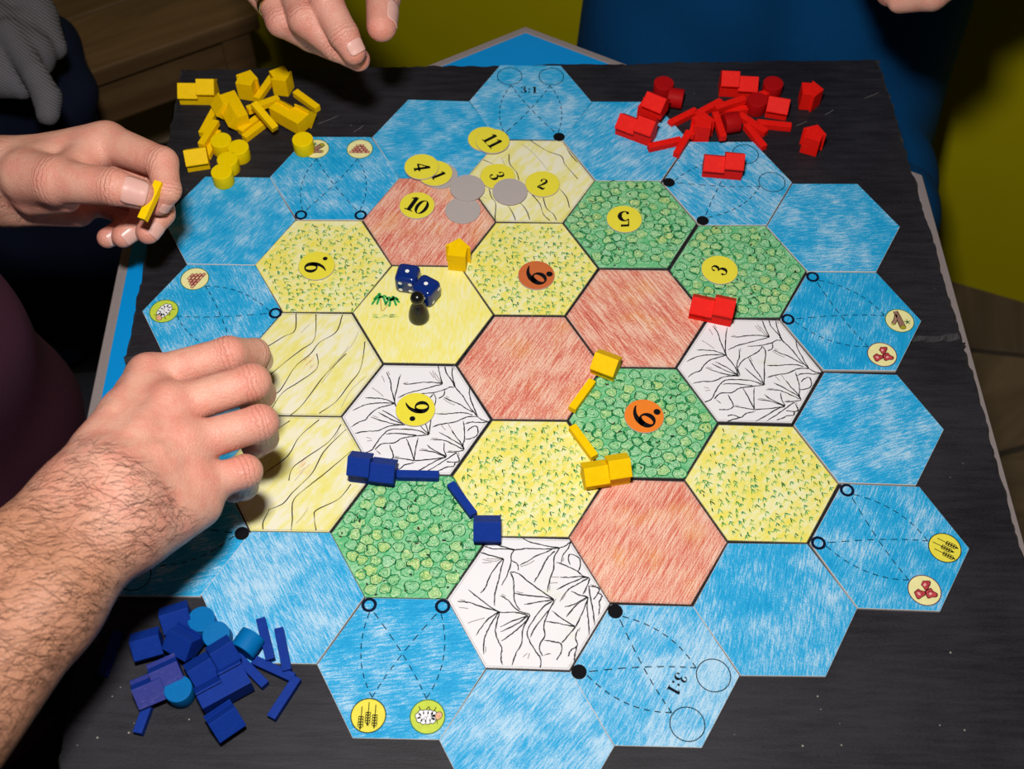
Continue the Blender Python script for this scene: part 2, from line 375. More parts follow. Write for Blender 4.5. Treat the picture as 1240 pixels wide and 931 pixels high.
SEALIGHT = {'D6': .045, 'E5': .05, 'B4': .04, 'G2': .02, 'D0': .015, 'E0': .02, 'G1': -.03, 'C5': .0, 'F0': .02, 'F4': .01, 'A0': .005}
LABEL = {'D0': 'blue sea tile marked 3:1 with two empty rings, touching the number 11 tokens',
 'B0': 'blue port tile with a log roundel and a brick pyramid roundel', 'A1': 'blue port tile with a sheep roundel and a brick pyramid roundel',
 'A3': 'blue port tile lying in the dark shadow of the hairy hand', 'G1': 'blue port tile with a log roundel and a red ore roundel',
 'G3': 'blue port tile with a wheat roundel and a red ore roundel', 'C5': 'blue port tile with a wheat roundel and a sheep roundel',
 'E5': 'blue sea tile marked 3:1 with empty rings, touching a red hill tile', 'F0': 'blue port tile with empty rings and a red city standing on it',
 'C1': 'red hatched hill tile carrying the number 10 token', 'D3': 'red hatched hill tile bordering the palm tree desert tile',
 'E2': 'red hatched hill tile touching the red city and two forest tiles', 'E4': 'red hatched hill tile touching the yellow city and the 3:1 port tile',
 'B1': 'yellow wheat tile with a yellow number token and no pieces', 'D2': 'yellow wheat tile with a brownish orange number token', 'D4': 'yellow wheat tile between the blue roads and the yellow roads',
 'F3': 'yellow wheat tile without token bordered by two plain sea tiles', 'E1': 'green forest tile carrying the number 5 token', 'F1': 'green forest tile carrying a number 3 token', 'E3': 'green forest tile carrying the bright orange number token',
 'C4': 'green forest tile without a token beside the blue roads', 'C3': 'white mountain tile with a yellow number token', 'F2': 'white mountain tile beside the lone red city on the board',
 'D5': 'white mountain tile below the blue house with black crack lines', 'D1': 'pale pasture tile strewn with loose number tokens and grey discs', 'B2': 'pale yellow pasture tile next to the palm tree tile',
 'B3': 'pale yellow pasture tile next to the blue city', 'C2': 'plain yellow desert tile with a palm tree drawing and two dice'}
SEALAB = {'G0': 'plain blue sea tile touching the port with the red city', 'G2': 'plain blue sea tile between the two ports that show red ore', 'F4': 'plain blue sea tile between the wheat and ore port and the 3:1 port', 'D6': 'plain blue sea tile touching the white mountain tile and two ports',
 'C0': 'plain blue sea tile partly covered by the 4 and 1 tokens', 'E0': 'plain blue sea tile with red pieces lying on it', 'B4': 'plain blue sea tile beside the blue sticks and cylinders',
 'A2': 'plain blue sea tile under the hairy hand', 'A0': 'plain blue sea tile with a yellow cylinder on its edge'}
F2 = TILES['F2']
def to_local(u, v, t):
    p = P(u, v, TZ); a = -R(t[2]); x, y = p.x - t[0], p.y - t[1]
    return (x * math.cos(a) - y * math.sin(a), x * math.sin(a) + y * math.cos(a))
CR = '''320 95 360 155 385 230 425 325|435 110 425 200 425 325 480 400 510 450 525 490|190 290 270 292 340 300 425 330|110 385 180 350 240 335 330 328 425 332|120 510 160 480 220 455 240 425 290 375 350 355 425 335
155 560 230 545 330 540 420 505 535 498|260 435 350 465 450 490 535 498|310 400 420 455 520 490|340 385 430 430 515 485|530 285 535 340 515 400 518 440 540 495|720 260 690 300 640 330 560 375 525 430
720 260 745 310 735 420 735 570|605 350 650 430 700 500 735 570|578 435 640 490 735 572|735 575 640 540 520 530 420 535 370 580 335 640 310 685 255 710|735 575 620 585 530 600 470 635 380 640 335 685
400 567 480 562 640 577|440 650 470 700 485 745 440 770 370 770|485 745 560 755 655 770|565 600 610 680 655 770|655 595 650 680 655 770|655 790 590 800 545 835 490 815 440 820|545 835 480 850 435 868
715 45 735 100 775 185|465 182 520 187 600 175 700 175 775 185|445 290 520 255 600 235 690 210 775 188|770 45 790 100 850 170 880 215 940 270 990 330 1040 390 1095 440|830 55 840 120 880 215
600 262 700 255 790 235 835 212 870 215|800 235 800 275 765 298|805 290 860 315 940 345 990 375 1050 405|755 415 850 415 930 408 1000 412 1050 425|990 205 1000 270 1040 350 1090 435
755 515 830 492 930 475 1010 440 1095 440|1095 440 1130 462 1190 480|985 470 1005 530 1020 610 1015 650 1030 690|1000 495 1060 480 1130 485 1190 478|905 535 950 590 1000 640 1030 690|810 555 900 600 1000 655 1030 690
750 610 850 615 920 640 1020 685|1030 550 1060 520 1100 515 1115 575 1070 605 1025 610|735 650 790 690 900 740|680 690 790 705 900 745|865 635 875 690 900 740|900 745 800 760 660 770|895 708 960 705 1030 695
665 865 740 825 830 770 900 745|750 865 830 815 900 765 975 712|975 712 1005 780 910 780|830 855 880 840 920 820 970 815 975 785'''
CRF = '700 100 750 160 775 185|680 85 720 150 770 180|230 212 290 250 330 280|660 95 700 140|250 590 290 600|260 620 300 612|345 690 380 715|360 700 385 722|290 120 320 170|800 300 850 330 900 350|820 500 860 540|870 490 900 530'
def strokes(txt, ox, oy, sc, t):
    out = []
    for s_ in txt.replace('\n', '|').split('|'):
        a = [float(x) for x in s_.split()]
        out.append([to_local(ox + a[i] / sc, oy + a[i + 1] / sc, t) for i in range(0, len(a), 2)])
    return out
cracks = strokes(CR, 815, 380, 6.649, F2); faint = strokes(CRF, 815, 380, 6.649, F2)
PB = {'B2': '215 15 210 85 165 110 100 150|297 18 290 120 235 165 170 215 105 270|405 20 380 90 310 135 275 180 210 235 150 330 105 355|300 180 300 240 220 300 160 340 115 405|420 180 340 260 300 310 240 390 190 435|497 130 480 240 430 310 380 375 310 425',
 'B3': '190 455 130 495|310 450 230 520 180 600 100 660 60 700|400 470 350 540 250 610 200 650 185 700|420 490 330 580 280 670 200 750 160 795 100 820|440 580 340 665 270 720 205 780 200 860 195 905|440 715 390 775 300 820 290 850 297 905|105 820 80 870 80 900'}
PBF = {'B2': '470 90 440 150 350 240|500 275 440 330 400 400|270 60 235 95|320 300 380 220 430 150', 'B3': '265 810 240 850 215 875|390 500 370 530|60 690 130 640|250 650 210 700'}
PD1 = '955 150 1050 210 1140 245 1160 290 1238 380|825 230 830 290 870 340 885 385|670 265 730 290|890 520 930 570 950 625|820 540 850 590 865 630|705 440 720 490 745 530 740 630|950 460 1010 530 1030 590 1070 630|1030 490 1050 555 1090 590 1110 628|1130 440 1170 490 1190 555|1170 195 1200 240 1236 280'
PD1F = '900 170 960 215 1020 280 1060 330|640 470 690 500|780 250 800 300'
def inhex(x, y, r=43.6):
    return all(x * math.cos(R(30 + 60 * i)) + y * math.sin(R(30 + 60 * i)) < r * .866 for i in range(6))
def hexring(G, ro, ri, z, m):
    vs = []
    for i in range(7):
        a = R(60 * i); vs += [(ro * math.cos(a), ro * math.sin(a), z), (ri * math.cos(a), ri * math.sin(a), z)]
    G.add(vs, [(2 * i, 2 * i + 2, 2 * i + 3, 2 * i + 1) for i in range(6)], m)
IC = {'yel': flat('icon_yellow', (.78, .68, .06), .6, .3, .12, .3), 'cream': flat('icon_cream', (.80, .74, .34), .6, .3, .1, .3), 'lime': flat('icon_lime', (.52, .62, .05), .6, .3, .15, .3),
 'grn': flat('icon_green_line', (.01, .14, .04), .6), 'purp': flat('icon_purple_line', (.10, .01, .06), .6), 'white': flat('icon_white', (.8, .8, .82), .6), 'peach': flat('icon_peach', (.75, .40, .24), .6),
 'brick': flat('icon_brick', (.62, .24, .17), .6, .3, .2, 1), 'brown': flat('icon_brown', (.36, .19, .13), .6, .3, .2, 1), 'olive': flat('icon_olive', (.35, .32, .02), .6), 'ored': flat('icon_ore', (.50, .05, .06), .6, .3, .2, 1),
 'dred': flat('icon_dark_red', (.09, .004, .01), .6), 'opink': flat('icon_ore_pink', (.75, .40, .36), .6)}
def icon(kind, cx, cy, parent, rot):
    fillm = {'wood': 'cream', 'brick': 'cream', 'sheep': 'lime', 'wheat': 'yel', 'ore': 'cream'}[kind]; linem = {'wood': 'grn', 'brick': 'grn', 'sheep': 'grn', 'wheat': None, 'ore': 'purp'}[kind]
    G = Geo(); c, s = math.cos(rot), math.sin(rot)
    G.disc(0, 0, 9.1, .06, IC[fillm], 40); G.ring(0, 0, 9.4, 8.85, .08, IC[linem] if linem else INK, 44)
    K = IC['dred'] if kind in ('ore',) else INK
    if kind == 'wheat':
        for x0, y0 in ((-4, .3), (.2, -1.2), (4.3, 1.4)):
            G.ribbon([(x0, y0 - 7), (x0 - .1, y0 - 3), (x0, y0 - .5)], .55, .09, K)
            for k in range(4):
                for sd in (-1, 1):
                    G.disc(x0 + sd * .75, y0 + k * 1.65, .95, .10 + .004 * k, K, 12, 1.15, sd * .4); G.disc(x0 + sd * .8, y0 + .1 + k * 1.65, .42, .13, IC['yel'], 10, .6, sd * .4)
            G.disc(x0, y0 + 6.4, .55, .11, K, 10, 1.1)
            for k in range(5): x = x0 + random.uniform(-2, 2); G.ribbon([(x, y0 + 3 + random.uniform(0, 2)), (x + random.uniform(-.3, .3), min(7.4, y0 + 7.8))], .16, .09, IC['olive'])
    elif kind == 'sheep':
        pts = [(-3.2, .2), (-2.4, 1.7), (-.3, 2.1), (1.8, 2.2), (3.6, 1.4), (4.3, -.3), (3., -1.7), (.9, -1.9), (-1.2, -1.8), (-2.9, -1.3)]
        for x, y in pts: G.disc(x, y, 1.75, .10, K, 14)
        G.disc(.4, .1, 4, .11, IC['white'], 20, 2.5)
        for x, y in pts: G.disc(x, y, 1.4, .115, IC['white'], 14)
        for x, y in ((-1.5, .6), (.5, -.4), (2.2, .7), (1.1, 1.), (-2, -.6)): G.ring(x, y, .75, .55, .13, K, 10, 20, 220)
        G.disc(-5.3, -.6, 1.75, .13, K, 16, 2.2, -.5); G.disc(-5.3, -.6, 1.45, .14, IC['peach'], 16, 1.9, -.5); G.ribbon([(-4.8, 1.6), (-4.9, 3.4), (-4.3, 1.8)], .35, .14, K); G.disc(-5.6, -.3, .22, .15, K, 8)
        for a_, b_ in (((-2.9, -2.6), (-3.9, -4.8)), ((-1.4, -3.), (-.3, -5)), ((.9, -3.2), (-.2, -4.9)), ((3.2, -2.6), (4.4, -5))): G.ribbon([a_, b_], .4, .1, K)
    elif kind == 'brick':
        for r_ in range(4):
            n = 5 - r_
            for k in range(n):
                x = (k - (n - 1) / 2) * 2.55; y = -2.6 + r_ * 1.85
                G.poly([(x - 1.3, y - .95), (x + 1.3, y - .95), (x + 1.3, y + .95), (x - 1.3, y + .95)], .10, IC['dred']); G.poly([(x - 1., y - .62), (x + 1., y - .62), (x + 1., y + .65), (x - 1., y + .65)], .11, IC['brick'] if (k + r_) % 3 else IC['peach'])
    elif kind == 'wood':
        for m, e, z in ((K, .45, .10), (IC['brown'], 0, .115)):
            G.ribbon([(-5.8, -5.2), (-2, -1.6), (3.6, 3.4)], [2.3 + 2 * e, 2.9 + 2 * e, 3.4 + 2 * e], z, m); G.ribbon([(-3.5, -3.6), (.5, -2.6), (4.6, -2.6)], [1.6 + 2 * e, 1.8 + 2 * e, 2. + 2 * e], z, m)
        for o_ in (-.7, .1, .8): G.ribbon([(-5 + o_, -4.6 - o_), (-1.5 + o_, -1.3 - o_), (2.6 + o_, 2.3 - o_)], .22, .13, K)
        G.disc(4, 3.8, 2.15, .12, K, 18, 1.6, R(-48)); G.disc(4, 3.8, 1.8, .135, IC['olive'], 18, 1.3, R(-48)); G.disc(4.9, -2.6, .75, .12, IC['olive'], 12, 1.1)
        for a_ in range(5): G.ribbon([(-1.5, 4.6), (-1.5 + 2. * math.cos(a_ * 1.25), 4.6 + 2. * math.sin(a_ * 1.25))], .65, .12, IC['grn'])
    elif kind == 'ore':
        for (x, y, rr, sh) in ((-2.9, -.6, 1.9, 0), (2.6, -1.2, 2., 1.2), (-.1, 3.1, 2., 2.4)):
            q = lambda e: [(x + (rr + e) * (1 + .28 * math.sin(3 * t + sh)) * math.cos(t), y + (rr + e) * (1 + .22 * math.cos(2 * t + sh)) * math.sin(t)) for t in [i * .2618 for i in range(24)]]
            G.poly(q(.45), .10, K); G.poly(q(0), .11, IC['ored']); G.disc(x + .3, y - .3, .85, .12, IC['opink'], 10, .55, sh); G.ring(x, y, 1.35, 1.1, .125, K, 10, 30 + sh * 50, 200 + sh * 50)
    K2 = {'brick': 1.12, 'ore': 1.25, 'sheep': 1.1, 'wheat': .87}.get(kind, 1.)
    nb_ = 40 + 90
    G.v = [(x * K2, y * K2, z) if j_ >= nb_ else (x, y, z) for j_, (x, y, z) in enumerate(G.v)]
    G.v = [(cx + x * c - y * s, cy + x * s + y * c, z) for x, y, z in G.v]
    return G.build('port_roundel', parent)
TOBJ = {}
names = {'sea': 'sea_tile', 'port': 'port_tile', 'hill': 'hill_tile', 'wheat': 'wheat_tile', 'forest': 'forest_tile', 'mount': 'mountain_tile', 'past': 'pasture_tile', 'desert': 'desert_tile'}
desert_m = pencil('desert_pencil', (.84, .72, .10), (.84, .76, .22), (.84, .80, .48), R(85), .6, .12, .46, .62, .35, 3)
past_m = pencil('pasture_pencil', (.76, .68, .14), (.78, .72, .28), (.80, .76, .58), R(50), .3, .07, .45, .58, .5, 9)
mount_m = pencil('mountain_paper', (.70, .69, .50), (.74, .73, .66), (.78, .76, .78), R(20), .2, .08, .36, .45, .5, 4)
for i, (k, t) in enumerate(TILES.items()):
    kind = 'port' if k in PORT else 'hill' if k in HILL else 'wheat' if k in WHEAT else 'forest' if k in FOREST else 'mount' if k in MOUNT else 'past' if k in PAST else 'desert' if k == 'C2' else 'sea'
    if kind in ('sea', 'port'): m = sea_mat(i, R(SEADIR.get(k, 0)), SEALIGHT.get(k, 0))
    elif kind == 'hill': m = pencil('hill_pencil_%d' % i, (.44, .05, .055), (.66, .165, .105), (.82, .54, .41), R(HILL[k]), 1.4, .045, .45, .565, .16, i, (.70, .24, .06), .45)
    elif kind == 'wheat': m = pencil('wheat_pencil_%d' % i, (.80, .67, .06), (.80, .71, .15), (.80, .78, .46), R(40), .45, .16, .455, .59, .35, i, None, .4)
    elif kind == 'forest': m = forest_mat(i)
    else: m = {'past': past_m, 'mount': mount_m, 'desert': desert_m}[kind]
    # card tile with a thin pale bevel of cut paper
    hx = lambda r, z: [(r * math.cos(R(60 * j)), r * math.sin(R(60 * j)), z) for j in range(6)]
    vs = hx(TS, 0) + hx(TS, TZ - .25) + hx(TS - .28, TZ); fs = [(5, 4, 3, 2, 1, 0), tuple(range(12, 18))]; md = [1, 0]
    for a in range(2):
        for j in range(6): fs.append((a * 6 + j, a * 6 + (j + 1) % 6, a * 6 + 6 + (j + 1) % 6, a * 6 + 6 + j)); md.append(1)
    o = mesh(names[kind], vs, fs, [m, PAPER if kind in ('sea', 'port') else RIM], md); TOBJ[k] = o
    o.location = (t[0] * MM, t[1] * MM, 0.0); o.rotation_euler = (0, 0, R(t[2]))
    lab = LABEL.get(k) or SEALAB.get(k) or 'plain blue crayoned sea tile with nothing on it at the board rim'
    tag(o, lab, 'game tile', 'plain sea tiles of the board rim' if kind == 'sea' else 'hexagonal board tiles', 'thing')
    z = TZ + .05
    if kind not in ('sea', 'port'):
        G = Geo(); hexring(G, TS - .35, TS - .65, z, PENCIL)
        if kind in ('past', 'mount', 'hill'): hexring(G, TS - 1.5, TS - 1.75, z, FAINT)
        G.build('outline', o)
    if kind == 'port':
        G = Geo(); L = INK if k in ('D0', 'E5', 'F0', 'A3') else NAVYINK; rot = R(PORT[k]); ca, sa = math.cos(rot), math.sin(rot)
        generic = k not in PICON
        rt = lambda x, y: (x * ca - y * sa, x * sa + y * ca)
        for sx in (-1, 1):
            if generic:
                vs0 = len(G.v); G.ring(sx * 15.5, 27.2, 9.4, 8.85, z, L, 40)
                G.disc(sx * 20.3, -35.2, 4.2, z, L, 24)
            else: G.ring(sx * 20.3, -35.0, 4.3, 2.6, z, L, 30)
            for tx in (-1, 1):
                ax, ay, bx2, by2 = sx * 20.3 - sx * (.6 if tx == sx else 3), -30.6, tx * 15.5 - (tx * 1.2), 27.2 - 9.8
                if tx == sx: mx, my = sx * 27.5, -4
                else: mx, my = -sx * 4.5, -3.
                N = 60; pt = [((1 - u) ** 2 * ax + 2 * u * (1 - u) * mx + u * u * bx2, (1 - u) ** 2 * ay + 2 * u * (1 - u) * my + u * u * by2) for u in [j / N for j in range(N + 1)]]
                j = 0
                while j < N - 3: G.ribbon([pt[j], pt[j + 2], pt[min(N, j + 4)]], .6 if generic else .52, z + .01, L); j += 7
        if generic and k != 'F0' and k != 'A3':
            for ch, x in (('3', -5.4), (':', -1.3), ('1', 2.6)): glyph(G, ch, x + .2, 12.9, 7., 0, z + .02, L)
        G.v = [(*rt(x, y), zz) for x, y, zz in G.v]
        tag(G.build('port_lines', o), 'black dashed port lines', None)
        if not generic:
            for sx, kd in zip((-1, 1), PICON[k]):
                ic = icon(kd, *rt(sx * 15.5, 27.2), o, rot); ic.location = (0, 0, TZ * MM)
                tag(ic, {'wood': 'log drawing', 'brick': 'brick pyramid drawing', 'sheep': 'white sheep drawing', 'wheat': 'three wheat ears drawing', 'ore': 'three red ore lumps drawing'}[kd] + ' in a ringed roundel', None)
    if kind == 'wheat':
        G = Geo(); gm = [flat('tuft_green_%d' % j, c, .65, .2) for j, c in enumerate([(.12, .38, .07), (.22, .47, .13), (.07, .33, .12), (.42, .56, .14), (.50, .60, .12)])]
        dr = {'B1': -50, 'D2': -55, 'D4': -60, 'F3': -60}[k]
        for gx in np.arange(-44, 44, 4.6):
            for gy in np.arange(-40, 40, 4.2):
                x, y = gx + random.uniform(-1.7, 1.7), gy + random.uniform(-1.7, 1.7)
                if not inhex(x, y, 42.3): continue
                m2 = random.choice(gm)
                for s_ in range(random.choice((2, 3, 3))):
                    a = R(dr + random.uniform(-20, 20) + (s_ - 1) * 34); l = random.uniform(1.9, 4.0)
                    G.ribbon([(x, y), (x + l * .6 * math.cos(a), y + l * .6 * math.sin(a)), (x + l * math.cos(a), y + l * math.sin(a))], [.35, .72, .14], z, m2)
        tag(G.build('grass_strokes', o), 'tiny green crayon strokes', None, None, 'stuff')
    if kind == 'forest':
        G = Geo(); fills = [pencil('tree_fill_%d' % j, *c_, .4 + j, 1.2, .5, .45, .6, .2, j, None, .6) if 'tree_fill_%d' % j not in bpy.data.materials else bpy.data.materials['tree_fill_%d' % j] for j, c_ in enumerate([((.14, .48, .18), (.30, .60, .27), (.56, .73, .48)), ((.20, .52, .16), (.40, .64, .23), (.64, .74, .42)), ((.12, .45, .20), (.26, .58, .29), (.50, .70, .50)), ((.30, .52, .10), (.50, .66, .18), (.68, .74, .40))])]
        lines = [flat('tree_line_%d' % j, c_, .7, .1, .3, 1.) for j, c_ in enumerate([(.012, .19, .065), (.025, .27, .085), (.07, .38, .13), (.16, .48, .17)])]
        pale = flat('tree_pale_line', (.50, .70, .38), .7, .1); pts = []
        for j in range(6000):
            x, y = random.uniform(-45, 45), random.uniform(-40, 40)
            if inhex(x, y, 41.2) and all((x - a) ** 2 + (y - b) ** 2 > 5.7 ** 2 for a, b in pts): pts.append((x, y))
        for (x, y) in pts:
            rr = random.uniform(3.3, 4.2); ph = random.uniform(0, 6); n = 18
            wob = [(1 + .09 * math.sin(3 * a + ph) + random.uniform(-.06, .06)) for a in [6.2832 * q / n for q in range(n)]]
            lp = lambda f, j_: [(x + rr * f * wob[q % n] * math.cos(6.2832 * q / n + ph) + random.uniform(-j_, j_), y + rr * f * .93 * wob[q % n] * math.sin(6.2832 * q / n + ph) + random.uniform(-j_, j_)) for q in range(n + random.choice((-2, 0, 1, 3)))]
            G.poly([(a * 1, b * 1) for a, b in lp(.96, 0)[:n]], z - .02, random.choice(fills[:3] * 3 + fills[3:]))
            for q_ in range(7):
                a0 = random.uniform(0, 6.28); f = random.uniform(.25, .9); da = random.uniform(.5, 1.2)
                G.ribbon([(x + rr * f * math.cos(a0 + da * e_ / 3), y + rr * f * math.sin(a0 + da * e_ / 3)) for e_ in range(4)], [.1, .42, .42, .1], z + .01, random.choice((lines[1], lines[2], pale, pale)))
            for f, k_, wdt in ((1.0, random.choice((0, 0, 1, 1)), .62), (.95, random.choice((0, 1, 2)), .45), (.74, random.choice((1, 2, 2)), .36), (.52, random.choice((1, 2, 2)), .36), (.28, 2, .34)):
                q_ = lp(f, .18); G.ribbon(q_, [wdt * random.uniform(.5, 1.2) for _ in q_], z + .006 * f, lines[k_])
        tag(G.build('tree_scribbles', o), 'round green crayon tree crowns', None, None, 'stuff')
        G = Geo(); ds = [flat('trunk_dot_%d' % j, c, .6) for j, c in enumerate([(.012, .02, .008), (.05, .012, .006), (.02, .03, .01)])]
        for j in range(80):
            x, y = random.uniform(-44, 44), random.uniform(-39, 39)
            if inhex(x, y, 43) and random.random() < .6: G.disc(x, y, random.uniform(.3, .75), z + .03, random.choice(ds), 8, random.uniform(.6, 1.4), random.uniform(0, 3))
        tag(G.build('trunk_dots', o), 'small dark crayon dots', None, None, 'stuff')
    if kind == 'mount':
        G = Geo(); a = R(MOUNT[k]); rt = lambda p: (p[0] * math.cos(a) - p[1] * math.sin(a), p[0] * math.sin(a) + p[1] * math.cos(a))
        for st in cracks:
            q = spline([rt(p) for p in st], 5, .16); n = len(q); G.ribbon(q, [random.uniform(.5, .9) * (1 if j > 1 else .6) for j in range(n)], z, flat('black_crayon', (.018, .017, .019), .7, .2, .3, 1.5))
        for st in faint: G.ribbon(spline([rt(p) for p in st], 4, .1), .5, z, FAINT)
        for st in cracks[::3]:
            p, q = rt(st[0]), rt(st[1]); G.ribbon([(p[0] + 1, p[1] + .9), ((p[0] + q[0]) / 2 + 1, (p[1] + q[1]) / 2 + .9)], .5, z - .01, FAINT)
        tag(G.build('crack_lines', o), 'jagged black crayon lines', None)
    if kind == 'past':
        G = Geo()
        if k == 'D1': A, B = strokes(PD1, 450, 140, 4.96, t), strokes(PD1F, 450, 140, 4.96, t)
        else: A, B = strokes(PB[k], 295, 375, 3.385, t), strokes(PBF[k], 295, 375, 3.385, t)
        for st in A:
            q = spline(st, 6, .08); n = len(q); G.ribbon(q, [.3 + .42 * abs(math.sin(j * .23 + len(st))) for j in range(n)], z, flat('dark_crayon', (.03, .026, .024), .7, .2, .3, 1.))
        for st in B: G.ribbon(spline(st, 5, .1), .3, z, FAINT)
        if k != 'D1':
            om = flat('orange_crayon', (.78, .50, .22), .7, .2, .2, 1.)
            for j in range(14):
                x, y = to_local(372 if k == 'B2' else 364, 442 if k == 'B2' else 568, t); x += random.uniform(-4, 4); y += random.uniform(-5, 5); G.ribbon([(x, y), (x + 2.6, y + 3.4)], .3, z - .01, om)
        tag(G.build('wavy_lines', o), 'wavy dark crayon lines', None)
    if kind == 'desert':
        G = Geo(); gr = flat('palm_green', (.03, .34, .07), .6, .2, .2, 1.); g2 = flat('palm_pale_green', (.35, .52, .12), .6, .2); br = flat('palm_trunk', (.62, .42, .10), .6)
        Q = lambda x, y: to_local(310 + x / 4, 233 + y / 4, t)
        for (cx, cy, fr) in ((605, 508, [(560, 545), (570, 520), (585, 545), (628, 540), (640, 520), (590, 498)]), (655, 522, [(625, 548), (632, 520), (645, 555), (680, 550), (695, 535), (668, 512), (690, 522)])):
            for (ex, ey) in fr:
                c0, c1 = Q(cx, cy), Q(ex, ey); md_ = ((c0[0] + c1[0]) / 2, (c0[1] + c1[1]) / 2 + 2.2); G.ribbon(spline([c0, md_, c1], 5), [.6] + [1.5] * 9 + [.3], z + .01, gr)
        for a, b in (((608, 575), (603, 515)), ((614, 575), (653, 528))): G.ribbon([Q(*a), Q(*b)], .8, z, br)
        for j in range(16): x = random.uniform(560, 670); y = random.uniform(590, 608); G.ribbon([Q(x, y), Q(x + 22, y + 2)], .5, z, g2)
        tag(G.build('palm_drawing', o), 'green palm tree drawing', None)

# ------------------------------------------------------------------ number tokens
tok_y = flat('token_yellow', (.78, .68, .045), .55, .3, .05, .4); tok_o = flat('token_orange', (.80, .20, .015), .55, .3, .06, .4); tok_b = flat('token_rust', (.55, .13, .035), .55, .3, .1, .3)
tok_g = flat('token_card', (.42, .365, .35), .75, .25, .06, 1.2, .2)
def token(u, v, z, top, text, label, r=12.1, dots=(), name='number_token'):
    th = 1.0; p = P(u, v, z + th); G = Geo(); n = 48
    ci = lambda rr, zz: [(rr * math.cos(2 * math.pi * j / n), rr * math.sin(2 * math.pi * j / n), zz) for j in range(n)]
    vs = ci(r, 0) + ci(r, th - .2) + ci(r - .2, th)
    G.add(vs, [tuple(range(n - 1, -1, -1))] + [(a * n + j, a * n + (j + 1) % n, a * n + n + (j + 1) % n, a * n + n + j) for a in range(2) for j in range(n)], tok_g)
    G.add(ci(r - .2, th), [tuple(range(n))], top)
    o = G.build(name); o.location = (p.x * MM, p.y * MM, z * MM); tag(o, label, 'game token', 'number tokens')
    if text:
        G = Geo()
        for ch, x, y, h, yaw in text: glyph(G, ch, x, y, h * (1 if ch == '.' else 1.1), R(yaw), th + .05, INK)
        tag(G.build('printed_number', o), 'black printed number', None)
    return o
T0 = TZ
def two(a, b, yaw, h, gap):
    c, s = math.cos(R(yaw)), math.sin(R(yaw)); return [(a, -gap * c, -gap * s, h, yaw), (b, gap * c, gap * s, h, yaw)]
token(587, 168, T0, tok_y, (), 'yellow token peeking out from under the number 11 token')
token(596.5, 170.5, T0 + 1.05, tok_y, two('1', '1', -54, 10, 3.2), 'yellow token printed with eleven lying on another token')
token(533.5, 212.5, T0, tok_g, (), 'grey token back under the number 1 token')
token(527, 209.5, T0 + 1.05, tok_y, [('1', 2.4, -1.9, 9.5, -60)], 'yellow token showing a 1, half covered by the 4 token')
token(510.5, 201.5, T0 + 2.1, tok_y, [('4', 0.3, -.4, 10.5, -77)], 'yellow token printed with a four on top of its pile')
token(505, 248.5, T0, tok_y, two('1', '0', -26, 12, 3.7), 'yellow token printed with the number ten on the red hill')
token(602.5, 213.5, T0, tok_y, [('3', -.3, 0.6, 9.5, -66)], 'yellow token printed with a three, half under a grey disc')
token(657, 222.5, T0, tok_y, [('2', 0, 0, 9, -22)], 'yellow token printed with a two on the pasture')
token(756, 265, T0, tok_y, [('5', .3, 0, 12.5, 184)], 'yellow token printed with an upturned five on the forest')
token(871.5, 326.5, T0, tok_y, [('3', -.3, -.3, 9.8, 60)], 'yellow token printed with a three on the forest tile')
token(566, 227, T0 + 1.05, tok_g, (), 'plain grey disc touching another grey disc and the number 1 pile', name='token_back')
token(560.5, 254, T0, tok_g, (), 'plain grey disc lying fully on the red hill and nearest the yellow house', name='token_back')
token(617.5, 231.5, T0 + 1.05, tok_g, (), 'plain grey disc lying on the number 3 token', name='token_back')
token(383.5, 321.5, T0, tok_y, [('6', -.8, -1.2, 13, -86), ('.', 5., 6., 3.3, 0)], 'yellow token with a 9 and a dot on the wheat tile')
token(649.5, 333, T0, tok_b, [('6', -1.2, -1., 15.5, 50), ('.', 8.6, 1., 4.4, 0)], 'rust orange token with a 6 and a dot on wheat')
token(780, 503.5, T0, tok_o, [('6', -1.2, -1.2, 15.5, 50), ('.', 8., 3., 4.4, 0)], 'bright orange token with a 6 and a dot on the forest')
token(503, 495.5, T0, tok_y, [('6', 1., 1.2, 13.2, 92), ('.', -1.4, -6.8, 3.6, 0)], 'yellow token with a 9 and a dot on the mountains')

# ------------------------------------------------------------------ wooden playing pieces
PM = {'scuff': paint_mat('scuffed_blue_wood', (.045, .055, .27), (.26, .22, .42)), 'yellow': paint_mat('yellow_paint_wood', (.90, .56, .0), (.92, .64, .03)), 'red': paint_mat('red_paint_wood', (.80, .010, .006), (.86, .06, .02)), 'blue': paint_mat('blue_paint_wood', (.005, .032, .25), (.02, .06, .34)),
      'yellowc': paint_mat('yellow_cylinder_paint', (.88, .62, .0), (.88, .66, .03)), 'redc': paint_mat('red_cylinder_paint', (.40, .004, .005), (.45, .01, .01)), 'bluec': paint_mat('blue_cylinder_paint', (.0, .14, .40), (.01, .18, .45))}
def extr(profile, x0, x1, bm):
    n = len(profile); vs = [bm.verts.new((x * MM, y * MM, z * MM)) for x in (x0, x1) for y, z in profile]
    bm.faces.new(vs[:n][::-1]); bm.faces.new(vs[n:])
    for i in range(n): bm.faces.new((vs[i], vs[(i + 1) % n], vs[n + (i + 1) % n], vs[n + i]))
def finish(bm, name, off=.35, smooth=False):
    bmesh.ops.recalc_face_normals(bm, faces=bm.faces)
    if off: bmesh.ops.bevel(bm, geom=[e for e in bm.edges if e.calc_face_angle(0) > .4], offset=off * MM, segments=2, affect='EDGES', profile=.6)
    me = bpy.data.meshes.new(name); bm.to_mesh(me); bm.free()
    if smooth: me.polygons.foreach_set('use_smooth', [True] * len(me.polygons))
    return me
